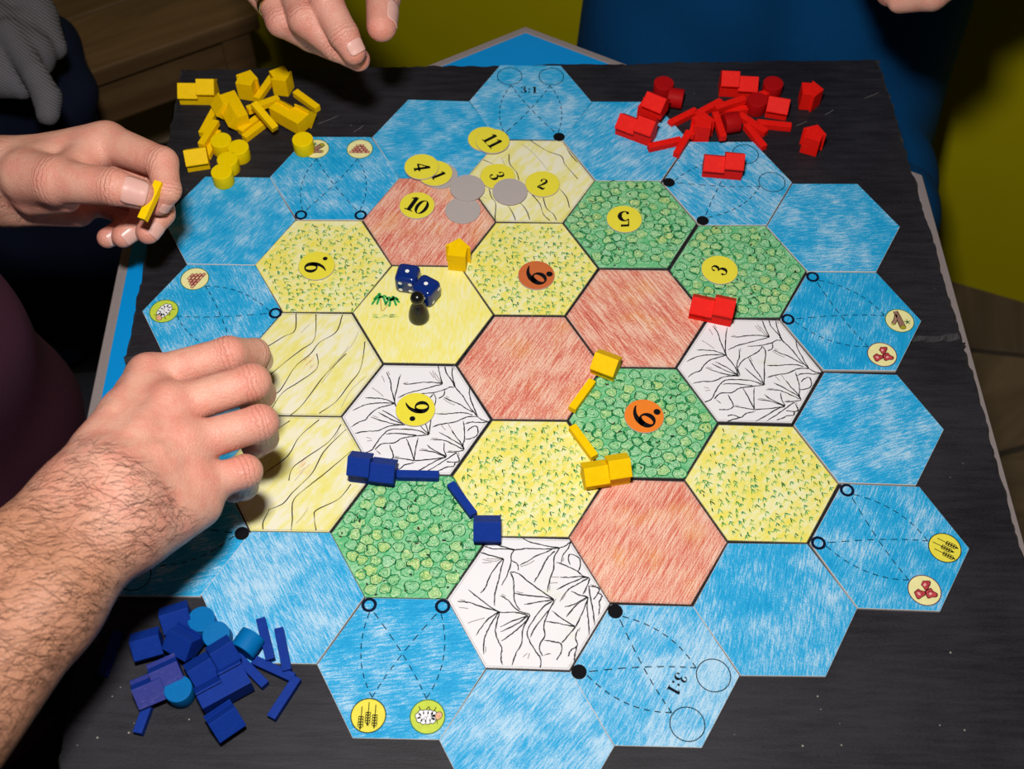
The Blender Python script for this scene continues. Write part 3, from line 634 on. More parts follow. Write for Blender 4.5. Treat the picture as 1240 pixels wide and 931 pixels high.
def house(e, r): return [(-6, 0), (6, 0), (6, e), (8.2, e - .6), (8.2, e + .5), (0, r), (-8.2, e + .5), (-8.2, e - .6), (-6, e)]
def me_settlement():
    bm = bmesh.new(); pr = [(y, z - 7.8) for y, z in house(8, 15.6)]; extr(pr, -7.8, 7.8, bm); return finish(bm, 'settlement')
def me_city():
    bm = bmesh.new(); a = [(y, z - 9) for y, z in house(8, 15.6)]; b = [(y, z - 9) for y, z in house(12, 19.8)]
    extr(a, -14.2, .4, bm); extr(b, .0, 13.2, bm); return finish(bm, 'city')
def me_cyl(r=7.3, h=11.):
    bm = bmesh.new(); bmesh.ops.create_cone(bm, cap_ends=True, segments=36, radius1=r * MM, radius2=r * MM, depth=h * MM); me = finish(bm, 'cylinder', .5)
    for p in me.polygons: p.use_smooth = abs(p.normal.z) < .3
    return me
def me_road():
    bm = bmesh.new(); extr([(-2.5, -2.5), (2.5, -2.5), (2.5, 2.5), (-2.5, 2.5)], -12.4, 12.4, bm); return finish(bm, 'road', .4)
PROTO = {}
def piece_mesh(kind, col):
    key = (kind, col)
    if key not in PROTO:
        me = {'settlement': me_settlement, 'city': me_city, 'cylinder': me_cyl, 'road': me_road}[kind]()
        if col == 'blues':
            me.materials.append(PM['blue']); me.materials.append(PM['scuff'])
            for p_ in me.polygons: p_.material_index = 1 if p_.normal.z < -.9 else 0
        else: me.materials.append(PM[col + 'c' if kind == 'cylinder' else col])
        PROTO[key] = me
    return PROTO[key]
POSE = {'up': Matrix.Identity(3), 'end': Euler((0, R(90), 0)).to_matrix(), 'end2': Euler((0, R(-90), 0)).to_matrix(), 'side': Euler((R(-90), 0, 0)).to_matrix(), 'slope': Euler((R(-137), 0, 0)).to_matrix(), 'lie': Euler((0, R(90), 0)).to_matrix()}
NAME = {'settlement': 'wooden_house', 'city': 'wooden_city', 'cylinder': 'wooden_cylinder', 'road': 'road_stick'}
CATN = {'settlement': 'game piece', 'city': 'game piece', 'cylinder': 'game piece', 'road': 'game piece'}
def piece(kind, col, u, v, z, yaw, pose, label, group, tilt=(0, 0)):
    me = piece_mesh(kind, col); o = link(NAME[kind], me)
    M = Matrix.Rotation(R(tilt[0]), 3, 'X') @ Matrix.Rotation(R(tilt[1]), 3, 'Y') @ Matrix.Rotation(R(yaw), 3, 'Z') @ POSE[pose]
    co = np.empty(len(me.vertices) * 3); me.vertices.foreach_get('co', co); co = co.reshape(-1, 3) @ np.array(M).T
    zc = z - co[:, 2].min() / MM; zm = z + (co[:, 2].max() - co[:, 2].min()) / MM * .5
    p = P(u, v, zm)
    o.matrix_world = Matrix.Translation(Vector((p.x, p.y, zc)) * MM) @ M.to_4x4()
    return tag(o, label, CATN[kind], group)
def road(col, u0, v0, u1, v1, z, label, group, roll=0, tilt=0):
    a, b = P(u0, v0, z + 4), P(u1, v1, z + 4); m = (a + b) / 2; d = b - a; yaw = math.atan2(d.y, d.x)
    o = link(NAME['road'], piece_mesh('road', col)); o.rotation_euler = (R(roll), R(tilt), yaw)
    o.location = Vector((m.x, m.y, z + 2.5 + abs(math.sin(R(tilt))) * 12.4)) * MM; return tag(o, label, 'game piece', group)
gB = 'pieces placed on the board'
# on the board
piece('settlement', 'yellow', 555, 308, TZ, 84, 'end', 'yellow wooden house lying on the corner between red hill and wheat', gB)
piece('settlement', 'yellow', 734, 440, TZ, -24, 'up', 'yellow wooden house between two red hill tiles and the orange token forest', gB)
piece('city', 'yellow', 735, 569, TZ, 11, 'up', 'yellow wooden city at the lower corner of the orange token forest', gB)
piece('city', 'blue', 450, 566, TZ, 173, 'up', 'blue wooden city between pasture, mountain and forest', gB)
piece('settlement', 'blue', 590, 640, TZ, 1, 'up', 'blue wooden house above the mountain tile', gB)
piece('city', 'red', 864, 371, TZ, -14, 'up', 'red wooden city between forest, hill and mountain tiles', gB)
road('yellow', 693, 494, 717, 461, TZ, 'yellow road stick next to the yellow house', gB)
road('yellow', 694, 517, 719, 551, TZ, 'yellow road stick next to the yellow city', gB)
road('blue', 483, 574, 529, 575, TZ, 'blue road stick next to the blue city', gB)
road('blue', 546, 586, 573, 622, TZ, 'blue road stick next to the blue house', gB)
# yellow stock
gY = 'loose yellow pieces in the corner of the slate'
LY = 'yellow road stick among the loose yellow pieces'
piece('city', 'yellow', 240, 108, 0, 0, 'up', 'yellow wooden city standing upright apart from the yellow heap', gY)
piece('settlement', 'yellow', 238, 190, 0, 13, 'up', 'yellow wooden house standing beside the three yellow sticks', gY)
piece('city', 'yellow', 279, 135, 0, 118, 'side', 'toppled yellow wooden city in the yellow heap', gY)
piece('settlement', 'yellow', 301, 103, 0, 78, 'end', 'toppled yellow wooden house in the yellow heap', gY)
piece('settlement', 'yellow', 342, 100, 0, -58, 'end', 'yellow wooden house half in the shadow of the ringed hand', gY)
piece('city', 'yellow', 355, 139, 0, -35, 'side', 'toppled yellow wooden city next to the yellow cylinder on the port tile', gY)
YL = ['yellow stick beside the toppled city, upper of three in a column', 'yellow stick in the middle of the column of three', 'yellow stick touching a yellow cylinder', 'yellow stick lying level under a crossing stick', 'yellow stick side by side with another, touching the toppled city', 'yellow stick side by side with another, on its open slate side', 'yellow stick laid across two other sticks', 'yellow stick alone at the fringe of the heap by the hand shadow', 'yellow stick between two toppled houses']
for q in ((245, 160, 259, 134, 0, 0), (244, 174, 261, 147, 5, 0), (251, 186, 263, 160, 0, 0), (302, 133, 335, 119, 5, 4), (295, 155, 316, 139, 0, 0), (302, 161, 319, 148, 0, 0), (307, 132, 335, 156, 9.5, 18), (358, 111, 384, 130, 0, 0), (313, 116, 327, 96, 0, 0)):
    road('yellow', *q[:5], YL.pop(0), gY, 0, q[5])
for (u, v, lb) in ((269, 176, 'yellow cylinder touching the column of three sticks'), (290, 184.5, 'yellow cylinder standing out to the side of the row'), (277, 199, 'yellow cylinder between three other yellow cylinders'), (270, 214, 'yellow cylinder standing on the edge of a plain sea tile')):
    piece('cylinder', 'yellow', u, v, 0 if v < 210 else TZ, 0, 'up', lb, gY)
piece('cylinder', 'yellow', 367.5, 175, TZ, 0, 'up', 'yellow wooden cylinder standing on the log roundel of the port tile', gY)
# red stock
gR = 'loose red pieces in the corner of the slate'
LR = 'red road stick among the loose red pieces'
piece('cylinder', 'red', 803, 107, 0, 0, 'up', 'dark red cylinder standing behind a red house', gR)
piece('cylinder', 'red', 818, 119, 0, -12, 'lie', 'red cylinder lying on its side behind a red house', gR)
piece('settlement', 'red', 794, 125, 10, -30, 'up', 'red wooden house resting on another red piece', gR)
piece('settlement', 'red', 789, 133, 0, -30, 'side', 'red wooden house pinned under another red house', gR)
piece('city', 'red', 772, 152, TZ, -27, 'up', 'red wooden city toppled across the sea tile', gR)
piece('settlement', 'red', 850, 154, 0, 82, 'end', 'red wooden house on end in the middle of the red sticks', gR)
piece('city', 'red', 894, 99, 0, 177, 'up', 'red wooden city standing apart at the back of the red heap', gR)
piece('cylinder', 'red', 935, 107, 0, 0, 'up', 'dark red cylinder standing behind the upright red house', gR)
piece('cylinder', 'red', 916, 127, 0, 0, 'up', 'dark red cylinder standing beside the upright red house', gR)
piece('settlement', 'red', 942, 128, 0, -13, 'up', 'upright red wooden house touching a dark red cylinder', gR)
piece('settlement', 'red', 982, 117, 0, -4, 'end', 'red wooden house on end pointing away from the heap', gR)
piece('settlement', 'red', 984, 169, 0, 68, 'end', 'red wooden house on end alone near the empty slate', gR)
piece('cylinder', 'red', 885, 149, 0, 14, 'lie', 'red cylinder lying among the red sticks', gR)
piece('city', 'red', 877, 197, TZ, -6, 'up', 'red wooden city standing on the blue port tile', gR)
RL = ['red stick between the toppled city and the house on end', 'red stick lying wholly on the sea tile', 'red stick bridging the sea tile and the port tile', 'red stick pointing at the dark cylinder, upper in the fan', 'red stick laid over another near the red city at the back', 'red stick pointing level towards a dark red cylinder', 'red stick leaning against the lying cylinder', 'red stick fanning out beside the lying cylinder', 'red stick fanning out to the port tile edge', 'red stick under the upright red house', 'short visible red stick between two dark red cylinders', 'red stick tucked beside the house on end']
for q in ((811, 149, 843, 133, 0), (787, 177, 823, 169, TZ), (818, 188, 836, 157, TZ), (845, 137, 871, 123, 0), (868, 130, 901, 119, 5), (866, 134, 904, 131, 0), (867, 139, 875, 163, 7), (897, 139, 927, 159, 0), (904, 151, 925, 177, 0), (918, 148, 957, 152, 0), (920, 115, 934, 110, 2), (838, 160, 850, 140, 4)):
    road('red', *q[:5], RL.pop(0), gR)
# blue stock
gBl = 'loose blue pieces in the corner of the slate'
LB = 'blue road stick among the loose blue pieces'
piece('settlement', 'blue', 213, 748, 0, 20, 'up', 'blue wooden house nearest the shadow of the hairy arm', gBl)
piece('settlement', 'blue', 223, 775, 4, -28, 'slope', 'worn blue wooden house between a light blue cylinder and another house', gBl)
piece('settlement', 'blue', 178, 780, 0, 18, 'up', 'blue wooden house standing behind the scuffed blue houses', gBl)
piece('settlement', 'blues', 200, 813, 2, 28, 'slope', 'blue wooden house showing its scuffed purplish base, touching a light blue cylinder', gBl)
piece('settlement', 'blues', 180, 833, 0, 26, 'slope', 'blue wooden house showing its scuffed purplish base, on top of a blue stick', gBl)
piece('city', 'blue', 258, 801, 0, 36, 'up', 'blue wooden city in the middle of the blue heap', gBl)
piece('city', 'blue', 270, 829, 0, 32, 'side', 'blue wooden city leaning over in the blue heap', gBl)
piece('settlement', 'blue', 271, 871, 0, 38, 'slope', 'blue wooden house tipped over at the end of the blue heap', gBl)
piece('cylinder', 'blue', 246, 754, 0, 0, 'up', 'light blue cylinder farthest into the blue heap', gBl)
piece('cylinder', 'blue', 264, 771, 0, 0, 'up', 'light blue cylinder between two other light blue cylinders', gBl, (8, 0))
piece('cylinder', 'blue', 300, 779, TZ, 62, 'lie', 'light blue cylinder lying on the sea tile', gBl)
piece('cylinder', 'blue', 218, 838, 0, 0, 'up', 'light blue cylinder beside the scuffed blue houses', gBl)
BL = ['blue stick on the sea tile next to the lying light blue cylinder', 'blue stick straddling the sea tile edge', 'blue stick meeting another end to end at an angle', 'blue stick lying on bare slate as the end of an angle', 'blue stick half hidden by the leaning blue city', 'blue stick alone at the edge of the arm shadow', 'blue stick sticking out from under a scuffed house']
for q in ((316, 751, 327, 796, TZ), (338, 763, 347, 809, TZ), (308, 799, 354, 820, 0), (358, 823, 330, 866, 0), (288, 795, 318, 826, 0), (140, 772, 126, 809, 0), (182, 845, 171, 875, 0)):
    road('blue', *q[:5], BL.pop(0), gBl)

# ------------------------------------------------------------------ dice and pawn
dice_m = flat('blue_dice_plastic', (.004, .022, .16), .16, .5, .05, .5); pip_m = flat('white_pip', (.85, .85, .83), .4)
def die(u, v, yaw, z, faces, label):
    bm = bmesh.new(); bmesh.ops.create_cube(bm, size=15 * MM)
    bmesh.ops.bevel(bm, geom=list(bm.edges), offset=4. * MM, segments=6, affect='EDGES', profile=.55)
    me = bpy.data.meshes.new('die'); bm.to_mesh(me); bm.free(); me.materials.append(dice_m); me.polygons.foreach_set('use_smooth', [True] * len(me.polygons))
    o = link('die', me); p = P(u, v, z + 7.5); o.location = Vector((p.x, p.y, z + 7.5)) * MM; o.rotation_euler = (0, 0, R(yaw)); tag(o, label, 'die', 'blue dice')
    L = {1: [(0, 0)], 2: [(-1, -1), (1, 1)], 3: [(-1, -1), (0, 0), (1, 1)], 4: [(-1, -1), (1, 1), (1, -1), (-1, 1)], 5: [(-1, -1), (1, 1), (1, -1), (-1, 1), (0, 0)], 6: [(-1, -1), (1, 1), (1, -1), (-1, 1), (-1, 0), (1, 0)]}
    FR = {'top': ((1, 0, 0), (0, 1, 0), (0, 0, 1)), 'front': ((1, 0, 0), (0, 0, 1), (0, -1, 0)), 'right': ((0, 1, 0), (0, 0, 1), (1, 0, 0)), 'left': ((0, -1, 0), (0, 0, 1), (-1, 0, 0)), 'back': ((-1, 0, 0), (0, 0, 1), (0, 1, 0))}
    for fc, num in faces.items():
        ex, ey, ez = (Vector(q) for q in FR[fc])
        for a, b in L[num]:
            c0 = ex * a * 3.3 + ey * b * 3.3 + ez * 7.5; n = 16; vs = [c0 + ez * .06] + [c0 + ez * .05 + ex * 1.35 * math.cos(j * .3927) + ey * 1.35 * math.sin(j * .3927) for j in range(n)]
            mesh('pip', [tuple(q) for q in vs], [(0, 1 + j, 1 + (j + 1) % n) for j in range(n)], [pip_m], None, o)
die(494, 337, -10, TZ, {'top': 1, 'front': 4, 'right': 2}, 'blue die with white pips farther from the black pawn')
die(516.5, 352, -32, TZ, {'top': 1, 'front': 4, 'right': 2}, 'blue die with white pips touching the black pawn')
def lathe(name, prof, m, n=40, parent=None):
    vs = [(r * math.cos(2 * math.pi * j / n), r * math.sin(2 * math.pi * j / n), z) for r, z in prof for j in range(n)]
    fs = [(k * n + j, k * n + (j + 1) % n, (k + 1) * n + (j + 1) % n, (k + 1) * n + j) for k in range(len(prof) - 1) for j in range(n)]
    fs += [tuple(range(n - 1, -1, -1)), tuple(range((len(prof) - 1) * n, len(prof) * n))]
    return mesh(name, vs, fs, [m], None, parent, True)
blk = flat('black_lacquer', (.006, .006, .005), .22, .5)
pp = P(507, 379, TZ + 5)
pawn = empty('pawn', (pp.x, pp.y, TZ))
lathe('body', [(6.2, 0), (6.6, .6), (6.7, 2.5), (6.3, 6), (5.2, 10.5), (3.6, 14), (2.6, 16), (2.4, 17.5)], blk, parent=pawn)
lathe('head', [(.6, 16.2)] + [(4.5 * math.sin(a), 20.4 - 4.5 * math.cos(a)) for a in [R(12 * j) for j in range(2, 15)]] + [(.3, 24.9)], blk, parent=pawn)
tag(pawn, 'glossy black wooden pawn with a round head beside the dice', 'game piece')

# ------------------------------------------------------------------ people: bodies from smooth distance fields
def smin(a, b, k):
    h = np.maximum(k - np.abs(a - b), 0) / k; return np.minimum(a, b) - h * h * k * .25
class Grid:
    def __init__(s, lo, hi, h):
        s.lo = np.array(lo, float); s.h = h; s.n = np.maximum(4, np.ceil((np.array(hi) - s.lo) / h).astype(int) + 1)
        s.ax = [s.lo[i] + h * np.arange(s.n[i]) for i in range(3)]
    def field(s, prims, k):
        F = np.full(s.n, 60., np.float32)
        for a, b, ra, rb in prims:
            a = np.array(a, float); b = np.array(b, float); pad = max(ra, rb) + k + 4 * s.h
            l = np.floor((np.minimum(a, b) - pad - s.lo) / s.h).astype(int); u = np.ceil((np.maximum(a, b) + pad - s.lo) / s.h).astype(int) + 1
            l = np.clip(l, 0, s.n); u = np.clip(u, 0, s.n)
            if (u <= l).any(): continue
            X = s.ax[0][l[0]:u[0], None, None]; Y = s.ax[1][None, l[1]:u[1], None]; Z = s.ax[2][None, None, l[2]:u[2]]
            ba = b - a; L2 = max(ba @ ba, 1e-6)
            t = np.clip(((X - a[0]) * ba[0] + (Y - a[1]) * ba[1] + (Z - a[2]) * ba[2]) / L2, 0, 1)
            d = np.sqrt((X - a[0] - t * ba[0]) ** 2 + (Y - a[1] - t * ba[1]) ** 2 + (Z - a[2] - t * ba[2]) ** 2) - (ra + (rb - ra) * t)
            sl = (slice(l[0], u[0]), slice(l[1], u[1]), slice(l[2], u[2])); F[sl] = smin(F[sl], d.astype(np.float32), k)
        return F
    def nets(s, F):
        """surface nets"""
        S = F < 0; nx, ny, nz = s.n - 1
        c = lambda i, j, k: F[i:i + nx, j:j + ny, k:k + nz]
        ins = np.zeros((nx, ny, nz), np.int8)
        for i in (0, 1):
            for j in (0, 1):
                for k in (0, 1): ins += (c(i, j, k) < 0)
        act = (ins > 0) & (ins < 8); idx = np.full((nx, ny, nz), -1, np.int64); A = np.argwhere(act); idx[act] = np.arange(len(A))
        acc = np.zeros((len(A), 3)); cnt = np.zeros(len(A)); I, J, K = A.T
        cor = [(i, j, k) for i in (0, 1) for j in (0, 1) for k in (0, 1)]
        for p in cor:
            for ax in range(3):
                if p[ax] == 0:
                    q = list(p); q[ax] = 1; f0 = F[I + p[0], J + p[1], K + p[2]]; f1 = F[I + q[0], J + q[1], K + q[2]]; m = (f0 < 0) != (f1 < 0)
                    t = np.where(m, f0 / np.where(m, f0 - f1, 1), 0); pt = np.tile(np.array(p, float), (len(A), 1)); pt[:, ax] = t
                    acc += pt * m[:, None]; cnt += m
        V = (A + acc / cnt[:, None]) * s.h + s.lo
        Q = []
        for ax in range(3):
            o1, o2 = [(1, 2), (2, 0), (0, 1)][ax]
            sl0 = [slice(1, -1)] * 3; sl1 = [slice(1, -1)] * 3; sl0[ax] = slice(0, -1); sl1[ax] = slice(1, None)
            s0, s1 = S[tuple(sl0)], S[tuple(sl1)]; B = np.argwhere(s0 != s1); fl_ = s0[tuple(B.T)]
            B = B + 1; B[:, ax] -= 1
            e1 = np.zeros(3, int); e1[o1] = 1; e2 = np.zeros(3, int); e2[o2] = 1
            g = lambda D: idx[tuple((B - D).T)]
            q = np.stack([g(e1 * 0), g(e1), g(e1 + e2), g(e2)], 1); q[~fl_] = q[~fl_][:, ::-1]; Q.append(q[:, ::-1] if False else q)
        Q = np.concatenate(Q); return V, Q[(Q >= 0).all(1)]
def px(t): return np.array(P(*t))
def bounds(prims, pad=6):
    a = np.array([np.minimum(p[0], p[1]) - max(p[2], p[3]) for p in prims]).min(0) - pad; b = np.array([np.maximum(p[0], p[1]) + max(p[2], p[3]) for p in prims]).max(0) + pad; return a, b
def hand(palm, fingers, kp=9., kf=2.5, kj=5., h=1.25, limit=None, extra=()):
    """palm: list of cones; fingers: list of [(point, radius) ...]"""
    allp = list(palm); fp = []
    for f in fingers:
        pr = [(f[i][0], f[i + 1][0], f[i][1], f[i + 1][1]) for i in range(len(f) - 1)]; fp.append(pr); allp += pr
    lo, hi = bounds(allp)
    if limit is not None: lo = np.maximum(lo, limit[0]); hi = np.minimum(hi, limit[1])
    G = Grid(lo, hi, h); F = None
    for pr in fp:
        f = G.field(pr, kf); F = f if F is None else np.minimum(F, f)
    F = smin(G.field(palm, kp), F, kj)
    for e in extra: F = smin(F, G.field([e], 1.), 6.)
    return G.nets(F)
def skin_attrs(V, joints, reds, arm):
    """joints: (point, axis); reds: (point, radius); arm: (wrist point, direction to elbow)"""
    n = len(V); col = np.zeros((n, 4), np.float32); col[:, 3] = 1; ct = np.zeros(n, np.float32); best = np.zeros(n)
    for p, r in reds: col[:, 0] = np.maximum(col[:, 0], np.exp(-((V - p) ** 2).sum(1) / (r * r)))
    if arm: d = (V - arm[0]) @ arm[1]; col[:, 1] = np.clip(d / 45 + .35, 0, 1)
    for p, ax in joints:
        t = (V - p) @ ax; m = np.exp(-(t / 4.2) ** 2) * (((V - p) ** 2).sum(1) < 17 ** 2); k = m > best; best[k] = m[k]; ct[k] = t[k]
    col[:, 2] = best; return col, ct
def body_mesh(name, parts, mat, parent=None):
    """parts: (V, Q, col, ct) joined as one mesh"""
    vs = []; qs = []; cs = []; cts = []; k = 0
    for V, Q, c, t in parts: vs.append(V); qs.append(Q + k); k += len(V); cs.append(c); cts.append(t)
    V = np.concatenate(vs) * MM; Q = np.concatenate(qs)
    me = bpy.data.meshes.new(name); me.vertices.add(len(V)); me.vertices.foreach_set('co', V.ravel()); me.loops.add(Q.size); me.loops.foreach_set('vertex_index', Q.ravel().astype(np.int32))
    me.polygons.add(len(Q)); me.polygons.foreach_set('loop_start', np.arange(0, Q.size, 4, dtype=np.int32)); me.update(calc_edges=True); me.validate()
    me.polygons.foreach_set('use_smooth', np.ones(len(me.polygons), bool)); me.materials.append(mat)
    if len(me.vertices) == len(V):
        a = me.attributes.new('skin', 'FLOAT_COLOR', 'POINT'); a.data.foreach_set('color', np.concatenate(cs).ravel())
        a = me.attributes.new('crease', 'FLOAT', 'POINT'); a.data.foreach_set('value', np.concatenate(cts))
    me.update(); return link(name, me, parent)
def plain(V): n = len(V); c = np.zeros((n, 4), np.float32); c[:, 3] = 1; return c, np.zeros(n, np.float32)
nail_m = flat('fingernail', (.70, .39, .33), .32, .35, .06, .3)
def nail(A, B, ra, rb, dors, parent, w=58, s0=.3, s1=1.12):
    """curved plate over the last finger bone A-B, dors = direction the nail faces"""
    A, B = np.array(A), np.array(B); ax = (B - A) / np.linalg.norm(B - A); d = np.array(dors, float); d -= ax * (d @ ax); d /= np.linalg.norm(d); sd = np.cross(ax, d); L = np.linalg.norm(B - A)
    n1, n2 = 16, 12; vs = []
    for i in range(n1 + 1):
        x = i / n1; t = s0 + (s1 - s0) * x
        e = min(1., .5 + .5 * math.sqrt(max(0, 1 - (1 - min(1, x / .35)) ** 2)), .62 + .38 * math.sqrt(max(0, 1 - max(0, (x - .72) / .28) ** 2)))
        for j in range(n2 + 1):
            a = R(w * e * (2 * j / n2 - 1)); base = A + ax * L * t; r = (ra + (rb - ra) * min(t, 1)) + .22 * min(1, x * 4)
            if t > 1: r *= math.sqrt(max(0.2, 1 - ((t - 1) * L / (rb * 1.5)) ** 2))
            vs.append(tuple(base + (d * math.cos(a) + sd * math.sin(a)) * r))
    fs = [(i * (n2 + 1) + j, i * (n2 + 1) + j + 1, (i + 1) * (n2 + 1) + j + 1, (i + 1) * (n2 + 1) + j) for i in range(n1) for j in range(n2)]
    o = mesh('fingernail', vs, fs, [nail_m], None, parent, True); so = o.modifiers.new('s', 'SOLIDIFY'); so.thickness = .0004; so.offset = 0; return o
unit = lambda v: v / np.linalg.norm(v)
tocam = lambda p: unit(np.array(CAM_L) - p)
def hairs(name, V, Q, sel, along, n, parent, seed, lmin=6, lmax=13):
    """short dark arm hairs lying on the skin as thin ribbons"""
    r = np.random.default_rng(seed); nor = np.cross(V[Q[:, 2]] - V[Q[:, 0]], V[Q[:, 3]] - V[Q[:, 1]]); nor /= np.linalg.norm(nor, axis=1)[:, None] + 1e-9; cen = V[Q].mean(1)
    ok = np.argwhere(sel(cen, nor)).ravel(); ok = r.choice(ok, min(n, len(ok)), replace=False); vs = []; fs = []
    for i in ok:
        nn = nor[i]; p = cen[i]; d = along + r.normal(0, .38, 3); d = unit(d - nn * (d @ nn)); sd = np.cross(nn, d); l = r.uniform(lmin, lmax); cv = r.normal(0, .22); k = len(vs)
        for j, t in enumerate((0, .35, .7, 1)):
            q = p + d * l * t + sd * cv * l * t * t + nn * (.25 + 1.0 * t * (1.15 - t)); wd = .075 * (1 - .7 * t)
            vs += [tuple(q + sd * wd), tuple(q - sd * wd)]
        fs += [(k + 2 * j, k + 2 * j + 1, k + 2 * j + 3, k + 2 * j + 2) for j in range(3)]
    return tag(mesh(name, vs, fs, [flat('arm_hair', (.045, .019, .010), .5, .2)], None, parent), 'short dark hairs on the forearm', None, None, 'stuff')

# ---- person in maroon: right hand over the board, left hand holding a stick
skinA = skin_mat('skin_maroon_person', (.72, .365, .265), (.68, .235, .175), (.47, .215, .12))
personA = empty('person', (-420, 0, FLOOR + 5))
def inv(o): return o  # children are built in world millimetres
# right hand (back of the hand up, fingers curled down to the board)
IM, MMc, RM_, PMc = px((181, 457, 78)), px((207, 494, 86)), px((225, 539, 85)), px((238, 589, 76))
Fi = [(IM, 11.), (px((277, 429, 83)), 9.8), (px((308, 428, 66)), 8.4), (px((314, 436, 47)), 7.6)]
Fm = [(MMc, 11.), (px((305, 463, 86)), 10.), (px((314, 477, 64)), 8.8), (px((306, 488, 45)), 7.8)]
Fr = [(RM_, 10.8), (px((315, 512, 82)), 9.6), (px((318, 530, 60)), 8.4), (px((308, 540, 43)), 7.4)]
Fp = [(PMc, 10.2), (px((297, 571, 70)), 8.8), (px((295, 588, 52)), 7.6), (px((283, 594, 38)), 6.8)]
Ft = [(px((150, 520, 50)), 12.), (px((195, 492, 38)), 11.), (px((250, 470, 32)), 9.5), (px((288, 462, 30)), 8.)]
ci_, cm_, cr_, cp_ = px((112, 560, 100)), px((128, 582, 106)), px((146, 606, 105)), px((164, 630, 98))
W = px((118, 620, 97)); el = px((-230, 985, 116)); wd = unit(el - W); sidev = unit(np.cross(wd, (0, 0, 1)))
lf = lambda t: W + (el - W) * t
palmR = [(ci_, IM, 15, 11.5), (cm_, MMc, 15, 12), (cr_, RM_, 15, 11.8), (cp_, PMc, 14, 11.), (ci_ + (0, 0, -12), IM + (0, 0, -10), 13, 8), (cp_ + (0, 0, -12), PMc + (0, 0, -12), 14, 9),
         (px((168, 648, 92)), px((240, 612, 72)), 15, 11.5), (px((120, 560, 86)), px((175, 505, 64)), 16, 13),
         (IM + (0, 0, 3), MMc + (0, 0, 3), 8, 8), (MMc + (0, 0, 3), RM_ + (0, 0, 3), 8, 8), (RM_ + (0, 0, 3), PMc + (0, 0, 3), 8, 7.5),
         (cm_, W + sidev * 13, 18, 21), (cr_, W - sidev * 13, 18, 21)]
tend = [(ci_ * .45 + IM * .55 + (0, 0, 1), cm_ * .45 + MMc * .55 + (0, 0, 0), 11.5, 11.5), (ci_ * .2 + IM * .8 + (0, 0, 0), cm_ * .2 + MMc * .8 + (0, 0, 0), 10, 10)]
for c_, q_, zt in ((ci_, IM, 6.5), (cm_, MMc, 7.5), (cr_, RM_, 7.2), (cp_, PMc, 6.2)): tend += [(q_ + (0, 0, zt), q_ + (.5, 0, zt), 7.2, 7.2), (c_ * .55 + q_ * .45 + (0, 0, 11.2), q_ + (0, 0, 10.), 2.2, 3.4)]
tend.append((px((128, 560, 116)), px((190, 545, 106)), 1.8, 1.8)); tend.append((px((150, 590, 118)), px((178, 520, 104)), 1.8, 1.8))
for s_ in (1, -1):
    palmR.append((W + sidev * s_ * 12, lf(.3) + sidev * s_ * 14, 21, 25)); palmR.append((lf(.3) + sidev * s_ * 14, lf(.75) + sidev * s_ * 16, 25, 34))
V1, Q1 = hand(palmR, [Fi, Fm, Fr, Fp, Ft], 10., 2.5, 5., 1.3, (np.array((-520, -420, -10)), np.array((0, 200, 230))), tend)
kn = [(q + np.array((0, 0, 9)), 11) for q in (IM, MMc, RM_, PMc)]
jn = []; 
for f in (Fi, Fm, Fr, Fp): jn += [(f[1][0], unit(f[1][0] - f[0][0])), (f[2][0], unit(f[3][0] - f[1][0]))]
c1, t1 = skin_attrs(V1, jn, kn + [(f[1][0] + (0, 0, 6), 10) for f in (Fi, Fm, Fr, Fp)] + [(f[3][0], 10) for f in (Fi, Fm, Fr, Fp)], (W, wd))
# left hand (thumb towards the camera, stick pinched against the index)
tM, tI, tT = px((66, 219, 92)), px((137, 226, 100)), px((170, 235, 94))
iM, iP, iD, iT = px((130, 172, 84)), px((196, 197, 92)), px((202, 230, 88)), px((192, 247, 80))
Li = [(iM, 12.), (iP, 9.6), (iD, 8.3), (iT, 7.)]
Lm = [(px((128, 196, 66)), 11.5), (px((190, 222, 70)), 9.4), (px((195, 258, 66)), 8.2), (px((179, 281, 62)), 7.4)]
Lr = [(px((122, 218, 52)), 11), (px((178, 246, 52)), 9), (px((170, 270, 48)), 8.), (px((149, 286, 46)), 7.2)]
Lp = [(px((112, 238, 42)), 10), (px((160, 262, 38)), 8.), (px((150, 278, 38)), 7.2), (px((130, 288, 38)), 6.6)]
Lt = [(px((30, 214, 86)), 15), (tM, 13.5), (tI, 10.6), (tT, 9.)]
WL = px((2, 219, 66)); eL = px((-420, 262, 20)); wl = unit(eL - WL); sv = unit(np.cross(wl, (0, 0, 1)))
up2 = unit(np.cross(sv, wl)); up2 = up2 if up2[2] > 0 else -up2
ll = lambda t: WL + (eL - WL) * t
palmL = [(px((22, 196, 72)), iM, 15, 12), (px((22, 208, 62)), Lm[0][0], 15, 12), (px((22, 224, 54)), Lr[0][0], 15, 11.5), (px((22, 238, 48)), Lp[0][0], 15, 11), (px((20, 246, 52)), px((95, 256, 44)), 14, 10),
         (px((15, 208, 78)), tM, 17, 13), (tM, px((122, 186, 80)), 9, 8), (px((45, 200, 82)), px((118, 175, 82)), 11, 9), (px((40, 238, 70)), px((80, 240, 76)), 12, 9), (px((85, 205, 90)), px((112, 178, 86)), 7, 8),
         (WL + up2 * 8, px((24, 204, 72)), 20, 16), (WL - up2 * 8, px((24, 232, 56)), 20, 15)]
for s_ in (1, -1):
    palmL.append((WL + up2 * s_ * 7, ll(.3) + up2 * s_ * 8, 20, 25)); palmL.append((ll(.3) + up2 * s_ * 8, ll(.8) + up2 * s_ * 10, 25, 33))
V2, Q2 = hand(palmL, [Li, Lm, Lr, Lp, Lt], 9., 2.5, 4.5, 1.25, (np.array((-600, -100, -60)), np.array((-150, 300, 200))))
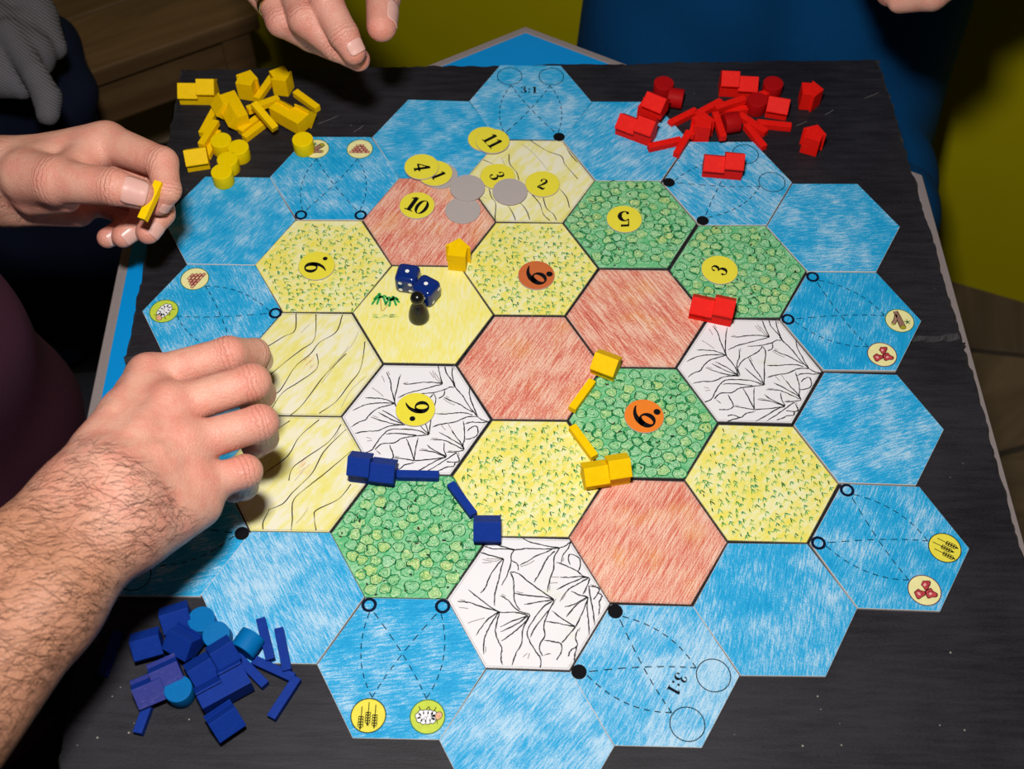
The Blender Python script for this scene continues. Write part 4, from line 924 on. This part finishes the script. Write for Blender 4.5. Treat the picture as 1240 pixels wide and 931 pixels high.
jl = [(tI, unit(tT - tM)), (tM, unit(tI - Lt[0][0]))]
for f in (Li, Lm, Lr, Lp): jl += [(f[1][0], unit(f[1][0] - f[0][0])), (f[2][0], unit(f[3][0] - f[1][0]))]
c2, t2 = skin_attrs(V2, jl, [(tI, 12), (tM, 15), (tT, 8)] + [(f[3][0], 9) for f in (Li, Lm, Lr, Lp)] + [(iP, 10), (iM, 12)], (WL, wl))
# hidden rest of the body: upper arms, torso core, thighs, lower legs
S0 = px((103, 492, -110)); S1 = px((-4, 338, 130)); off_ = np.array((-122., -30., 0.)); T0_ = S0 + off_; T1_ = S1 + off_; axT = unit(T1_ - T0_)
T2_ = T1_ + axT * 150; nr = np.array((0., -135., 0.)); sL_ = T2_ + (0, 40, 0); sR = T2_ + nr + (0, -60, 0); Tb = T0_ - axT * 150
coreA = [(lf(.75), el, 36, 40), (el, sR, 42, 52), (ll(.8), eL, 34, 40), (eL, sL_, 40, 52), (sR, sL_, 55, 55), (T2_, Tb, 105, 110), (T2_ + nr, Tb + nr, 105, 110), (T2_ + nr / 2, T2_ + nr / 2 + axT * 110, 58, 55),
         (Tb + (0, -10, 10), (-150, 60, -175), 75, 52), (Tb + nr + (0, 0, 10), (-150, -60, -175), 75, 52), ((-150, 60, -175), (-150, 62, FLOOR + 50), 48, 36), ((-150, -60, -175), (-150, -62, FLOOR + 50), 48, 36)]
G3 = Grid(*bounds(coreA), 9.); V3, Q3 = G3.nets(G3.field(coreA, 25.)); c3, t3 = plain(V3)
bodyA = body_mesh('body', [(V1, Q1, c1, t1), (V2, Q2, c2, t2), (V3, Q3, c3, t3)], skinA); bodyA.parent = personA; bodyA.matrix_parent_inverse = Matrix.Translation(-personA.location)
def adopt(o, p): o.parent = p; o.matrix_parent_inverse = Matrix.Translation(-p.location); return o
for A, B, ra, rb, dv, kw in ((tI, tT, 10.6, 9., tocam(tT) + np.array((0, .0, .15)), dict(w=56, s0=.28, s1=1.25)), (iD, iT, 8.3, 7., np.array((1, -.3, .3)), dict(w=46, s0=.45)), (Lm[2][0], Lm[3][0], 8.2, 7.4, np.array((.75, -.6, .3)), dict(w=42, s0=.5)), (Lr[2][0], Lr[3][0], 8, 7.2, np.array((.55, -.7, .4)), dict(w=42, s0=.5)), (Lp[2][0], Lp[3][0], 7.2, 6.6, np.array((.4, -.7, .4)), dict(w=42, s0=.5)),
                        (Fi[2][0], Fi[3][0], 8.4, 7.6, np.array((1, .1, .1)), {}), (Fm[2][0], Fm[3][0], 8.8, 7.8, np.array((1, -.1, 0)), {}), (Fr[2][0], Fr[3][0], 8.4, 7.4, np.array((1, -.1, 0)), {}), (Fp[2][0], Fp[3][0], 7.6, 6.8, np.array((1, -.2, 0)), {})):
    adopt(nail(A, B, ra, rb, dv, None, **kw), bodyA)
selR = lambda c, n: (((c - W) @ wd > -22) & ((c - W) @ wd < 175) & (n[:, 2] > -.35) & ((c - W) @ sidev * 0 == 0))
adopt(hairs('arm_hair', V1, Q1, selR, unit(-wd * .55 - sidev * .8), 4300, None, 3), bodyA)
selL = lambda c, n: (((c - WL) @ wl > -12) & ((c - WL) @ wl < 80) & (n[:, 2] > -.5))
adopt(hairs('arm_hair', V2, Q2, selL, unit(-wl * .6 + up2 * .3), 1000, None, 4, 4, 9), bodyA)
mar = cloth_mat('maroon_cotton', (.060, .014, .030), (.09, .022, .044), 700)
shA = [(sR + (0, 0, 6), el + (sR - el) * .45, 66, 60), (sL_ + (0, 0, 6), eL + (sL_ - eL) * .45, 66, 58), (sR, sL_, 66, 66), (T2_, Tb, 112, 120), (T2_ + nr, Tb + nr, 112, 120)]
G4 = Grid(*bounds(shA), 7.); V4, Q4 = G4.nets(G4.field(shA, 22.))
V4 = V4 + (np.sin(V4[:, 2:3] * .045 + V4[:, 1:2] * .02) * 2.2) * np.array((1, .4, 0)); c4, t4 = plain(V4)
adopt(tag(body_mesh('shirt', [(V4, Q4, c4, t4)], mar), 'maroon short sleeved shirt', None), personA)
jean = cloth_mat('dark_trousers', (.006, .006, .009), (.012, .012, .016), 600)
trA = [(np.array(a), np.array(b), ra + 9, rb + 9) for a, b, ra, rb in coreA[-4:]]
G5 = Grid(*bounds(trA), 9.); V5, Q5 = G5.nets(G5.field(trA, 25.)); adopt(body_mesh('trousers', [(V5, Q5, *plain(V5))], jean), personA)
# bead bracelet
G = Geo(); bc = WL + wl * 10; e1 = sv; e2 = up2
bead = flat('brown_bead', (.16, .07, .03), .4, .4, .2, .5)
vs = []; fs = []
for j in range(26):
    a = 2 * math.pi * j / 26; q = bc + (e1 * math.cos(a) * 22.5 + e2 * math.sin(a) * 29.5); k = len(vs)
    for th in range(5):
        for ph in range(8): vs.append(tuple(q + 3.0 * np.array((math.sin(math.pi * th / 4) * math.cos(ph * .785), math.sin(math.pi * th / 4) * math.sin(ph * .785), math.cos(math.pi * th / 4)))))
    fs += [(k + th * 8 + ph, k + th * 8 + (ph + 1) % 8, k + th * 8 + 8 + (ph + 1) % 8, k + th * 8 + 8 + ph) for th in range(4) for ph in range(8)]
adopt(tag(mesh('bracelet', vs, fs, [bead], None, None, True), 'brown bead bracelet', None), personA)
tag(personA, 'person in a maroon shirt holding a yellow stick, other hairy hand over the board', 'person')
# the stick between thumb and index
a_, b_ = px((192.5, 223, 96)), px((173.5, 264, 88)); d_ = Vector(b_ - a_).normalized()
st = link('road_stick', piece_mesh('road', 'yellow')); st.matrix_world = Matrix.Translation(Vector((a_ + b_) / 2) * MM) @ d_.to_track_quat('X', 'Z').to_matrix().to_4x4()
tag(st, 'yellow road stick pinched between thumb and index finger', 'game piece', 'loose yellow pieces in the corner of the slate')

# ---- person in blue at the far side, right hand reaching over the slate
skinB = skin_mat('skin_blue_person', (.66, .33, .245), (.64, .22, .165), (.55, .27, .17))
personB = empty('person', (215, 460, FLOOR))
zz = 116
bIm, bMm, bRm, bPm = px((380, -62, zz + 8)), px((345, -52, zz + 6)), px((318, -38, zz)), px((300, -28, zz - 14))
Bi = [(bIm, 12), (px((395, 4, zz + 8)), 10.8), (px((416, 42, zz)), 9.4), (px((428, 63, zz - 8)), 7.8)]
Bm = [(bMm, 12), (px((369, 22, zz)), 10.8), (px((407, 56, zz - 14)), 9.), (px((434, 72, zz - 22)), 7.6)]
Br = [(bRm, 11.5), (px((341, 25, zz - 10)), 10.2), (px((376, 46, zz - 28)), 8.6), (px((408, 62, zz - 40)), 7.4)]
Bp = [(bPm, 10.5), (px((332, 14, zz - 34)), 8.6), (px((360, 30, zz - 48)), 7.6), (px((388, 44, zz - 58)), 6.8)]
Bt = [(px((400, -95, zz - 10)), 14), (px((446, -62, zz - 6)), 12.5), (px((464, -6, zz)), 11.2), (px((462, 32, zz - 2)), 9.6)]
bW = px((318, -185, zz + 5)); bE = np.array((-215., 520., 165.)); bS = np.array((75., 480., 320.)); bd = unit(bE - bW)
palmB = [(px((335, -160, zz + 4)), bIm, 15, 12), (px((322, -158, zz + 4)), bMm, 15, 12), (px((308, -152, zz)), bRm, 15, 11.5), (px((296, -145, zz - 8)), bPm, 15, 11), (px((345, -150, zz - 8)), px((415, -85, zz - 10)), 15, 12), (bIm, bMm, 9, 9), (bMm, bRm, 9, 9),
         (px((322, -160, zz)), bW, 20, 24), (bW, bW + (bE - bW) * .5, 25, 32), (bW + (bE - bW) * .5, bE, 32, 38)]
V6, Q6 = hand(palmB, [Bi, Bm, Br, Bp, Bt], 9., 2.5, 5., 1.5, (np.array((-400, 60, 0)), np.array((60, 480, 260))))
jb = []
for f in (Bi, Bm, Br, Bt): jb += [(f[1][0], unit(f[1][0] - f[0][0])), (f[2][0], unit(f[3][0] - f[1][0]))]
c6, t6 = skin_attrs(V6, jb, [(f[1][0], 12) for f in (Bi, Bm, Br)] + [(f[3][0], 12) for f in (Bi, Bm, Br, Bt)], None)
# left hand resting near the edge of the shirt, only its lowest knuckles reach the frame
hz = 70
hc = px((1056, -47, 106)); lS = np.array((365., 480., 320.)); lE = np.array((450., 300., 205.))
ew_ = unit(lE - hc); es_ = unit(np.cross((0, 0, 1), ew_)); eu_ = np.cross(ew_, es_)
def off(x, y, z): return hc + ew_ * y + es_ * x + eu_ * z
lfing = [[(off(-24 + 16 * k, 20, 4), 10.5), (off(-20 + 13.5 * k, -2, 4), 9.4), (off(-18 + 12.5 * k, 4, -16), 8.4), (off(-16 + 12 * k, 18, -20), 7.4)] for k in range(4)] + [[(off(-34, 50, -6), 12), (off(-40, 26, -10), 10.5), (off(-28, 8, -16), 8.8)]]
lpal = [(off(-18, 90, 8), off(-24, 22, 4), 16, 12), (off(0, 92, 8), off(0, 22, 4), 16, 12), (off(16, 90, 4), off(24, 22, 2), 15, 11), (off(0, 92, 6), lE, 26, 34)]
V7, Q7 = hand(lpal, lfing, 9., 2.5, 5., 1.8, (hc - 110, hc + np.array((130, 110, 110)))); c7, t7 = plain(V7)
coreB = [(bW + (bE - bW) * .35, bE, 32, 40), (bE, bS, 42, 54), (lE, off(0, 95, 6), 38, 27), (lE, lS, 42, 54), (bS, lS, 55, 55), ((160, 480, 260), (155, 465, -190), 88, 98), ((270, 480, 260), (285, 465, -190), 88, 98), ((215, 480, 300), (215, 480, 400), 58, 55),
         ((140, 450, -235), (110, 280, -190), 70, 52), ((290, 450, -235), (300, 300, -190), 70, 52), ((110, 280, -190), (110, 300, FLOOR + 50), 48, 36), ((300, 300, -190), (305, 320, FLOOR + 50), 48, 36)]
G8 = Grid(*bounds(coreB), 9.); V8, Q8 = G8.nets(G8.field(coreB, 25.)); c8, t8 = plain(V8)
bodyB = adopt(body_mesh('body', [(V6, Q6, c6, t6), (V7, Q7, c7, t7), (V8, Q8, c8, t8)], skinB), personB)
for f, dv, kw in ((Bi, np.array((.45, -.35, .85)), dict(w=48, s0=.5, s1=1.22)), (Bm, np.array((.35, -.6, .6)), dict(w=46, s0=.5, s1=1.2)), (Br, np.array((.3, -.5, .7)), {}), (Bt, np.array((.95, -.2, .4)), dict(w=42, s0=.45, s1=1.05))):
    adopt(nail(f[2][0], f[3][0], f[2][1], f[3][1], dv, None, **kw), bodyB)
# gold ring
rp = Br[0][0] * .32 + Br[1][0] * .68; ra_ = unit(Br[1][0] - Br[0][0]); r1 = unit(np.cross(ra_, (0, 0, 1))); r2 = np.cross(ra_, r1); vs = []; fs = []
for j in range(32):
    for k in range(8):
        a, b = 2 * math.pi * j / 32, 2 * math.pi * k / 8; dd = r1 * math.cos(a) + r2 * math.sin(a); vs.append(tuple(rp + dd * (11.2 + 1.0 * math.cos(b)) + ra_ * 2.4 * math.sin(b)))
        fs.append((j * 8 + k, j * 8 + (k + 1) % 8, ((j + 1) % 32) * 8 + (k + 1) % 8, ((j + 1) % 32) * 8 + k))
gold = NT('gold', .22); gold.base((.85, .50, .16)); gold.b.inputs['Metallic'].default_value = 1
adopt(tag(mesh('finger_ring', vs, fs, [gold.m], None, None, True), 'gold finger ring', None), personB)
blu = cloth_mat('blue_cotton', (.0, .042, .14), (.0, .062, .19), 600)
shB = [(bS + (0, 0, 6), bE + (bS - bE) * .25, 62, 52), (lS + (0, 0, 6), lE + (lS - lE) * .1, 62, 50), (bS, lS, 62, 62), ((160, 480, 260), (150, 465, -200), 96, 108), ((270, 480, 260), (290, 465, -200), 96, 108), ((140, 450, -225), (112, 330, -190), 84, 72), ((290, 450, -225), (298, 340, -190), 84, 72), ((215, 450, -200), (215, 340, -195), 76, 68)]
G9 = Grid(*bounds(shB), 7.); V9, Q9 = G9.nets(G9.field(shB, 26.)); V9 = V9 + (np.sin(V9[:, 2:3] * .04 + V9[:, 0:1] * .035) * 2.5) * np.array((0, 1, .5)); adopt(tag(body_mesh('shirt', [(V9, Q9, *plain(V9))], blu), 'plain blue shirt', None), personB)
trB = [(a, b, ra + 9, rb + 9) for a, b, ra, rb in coreB[-4:]]
GA = Grid(*bounds(trB), 9.); VA, QA = GA.nets(GA.field(trB, 25.)); adopt(tag(body_mesh('trousers', [(VA, QA, *plain(VA))], blu), 'blue trousers', None), personB)
tag(personB, 'person in blue reaching a ringed hand over the far edge of the slate', 'person')

# ------------------------------------------------------------------ navy jacket and grey knitted scarf left of the bench
jz = -150
J = lambda u, v, z: px((u, v, z))
jk = [(J(-30, 20, jz), J(60, 55, jz - 10), 55, 28), (J(60, 55, jz - 10), J(104, 106, jz - 30), 24, 10), (J(-20, 80, jz), J(75, 120, jz - 40), 60, 32), (J(0, 150, jz - 60), J(75, 160, jz - 80), 60, 32),
      (J(75, 150, jz - 80), (-455, 405, FLOOR + 60), 32, 46), (J(20, 130, jz - 60), (-540, 385, FLOOR + 68), 55, 56), (J(-40, 90, jz - 40), (-640, 360, FLOOR + 68), 60, 60)]
GJ = Grid(*bounds(jk), 6.); VJ, QJ = GJ.nets(GJ.field(jk, 16.)); VJ = VJ + np.sin(VJ[:, 0:1] * .06 + VJ[:, 2:3] * .05) * np.array((1.5, -2., 2.))
jo = body_mesh('navy_jacket', [(VJ, QJ, *plain(VJ))], cloth_mat('navy_cloth', (.0025, .0045, .014), (.006, .009, .026), 500)); tag(jo, 'navy jacket draped in a heap beside the wooden bench', 'jacket')
kz = -84
sk = [(J(-30, 0, kz), J(40, 22, kz), 40, 22), (J(40, 22, kz), J(66, 58, kz - 6), 22, 11), (J(-20, 40, kz), J(36, 66, kz), 36, 22), (J(30, 40, kz), J(48, 76, kz - 4), 22, 11), (J(-20, 80, kz), J(26, 104, kz - 6), 30, 12), (J(10, 40, kz + 18), J(42, 90, kz + 10), 13, 11), (J(42, 90, kz + 10), J(57, 118, kz), 11, 12), (J(57, 118, kz), J(58, 138, kz - 6), 12, 10)]
GK = Grid(*bounds(sk), 4.); VK, QK = GK.nets(GK.field(sk, 2.5))
ko = body_mesh('knitted_scarf', [(VK, QK, *plain(VK))], knit_mat('grey_knit', (.10, .094, .106), (.18, .17, .185))); tag(ko, 'grey ribbed knitted scarf hanging over the navy jacket', 'scarf')
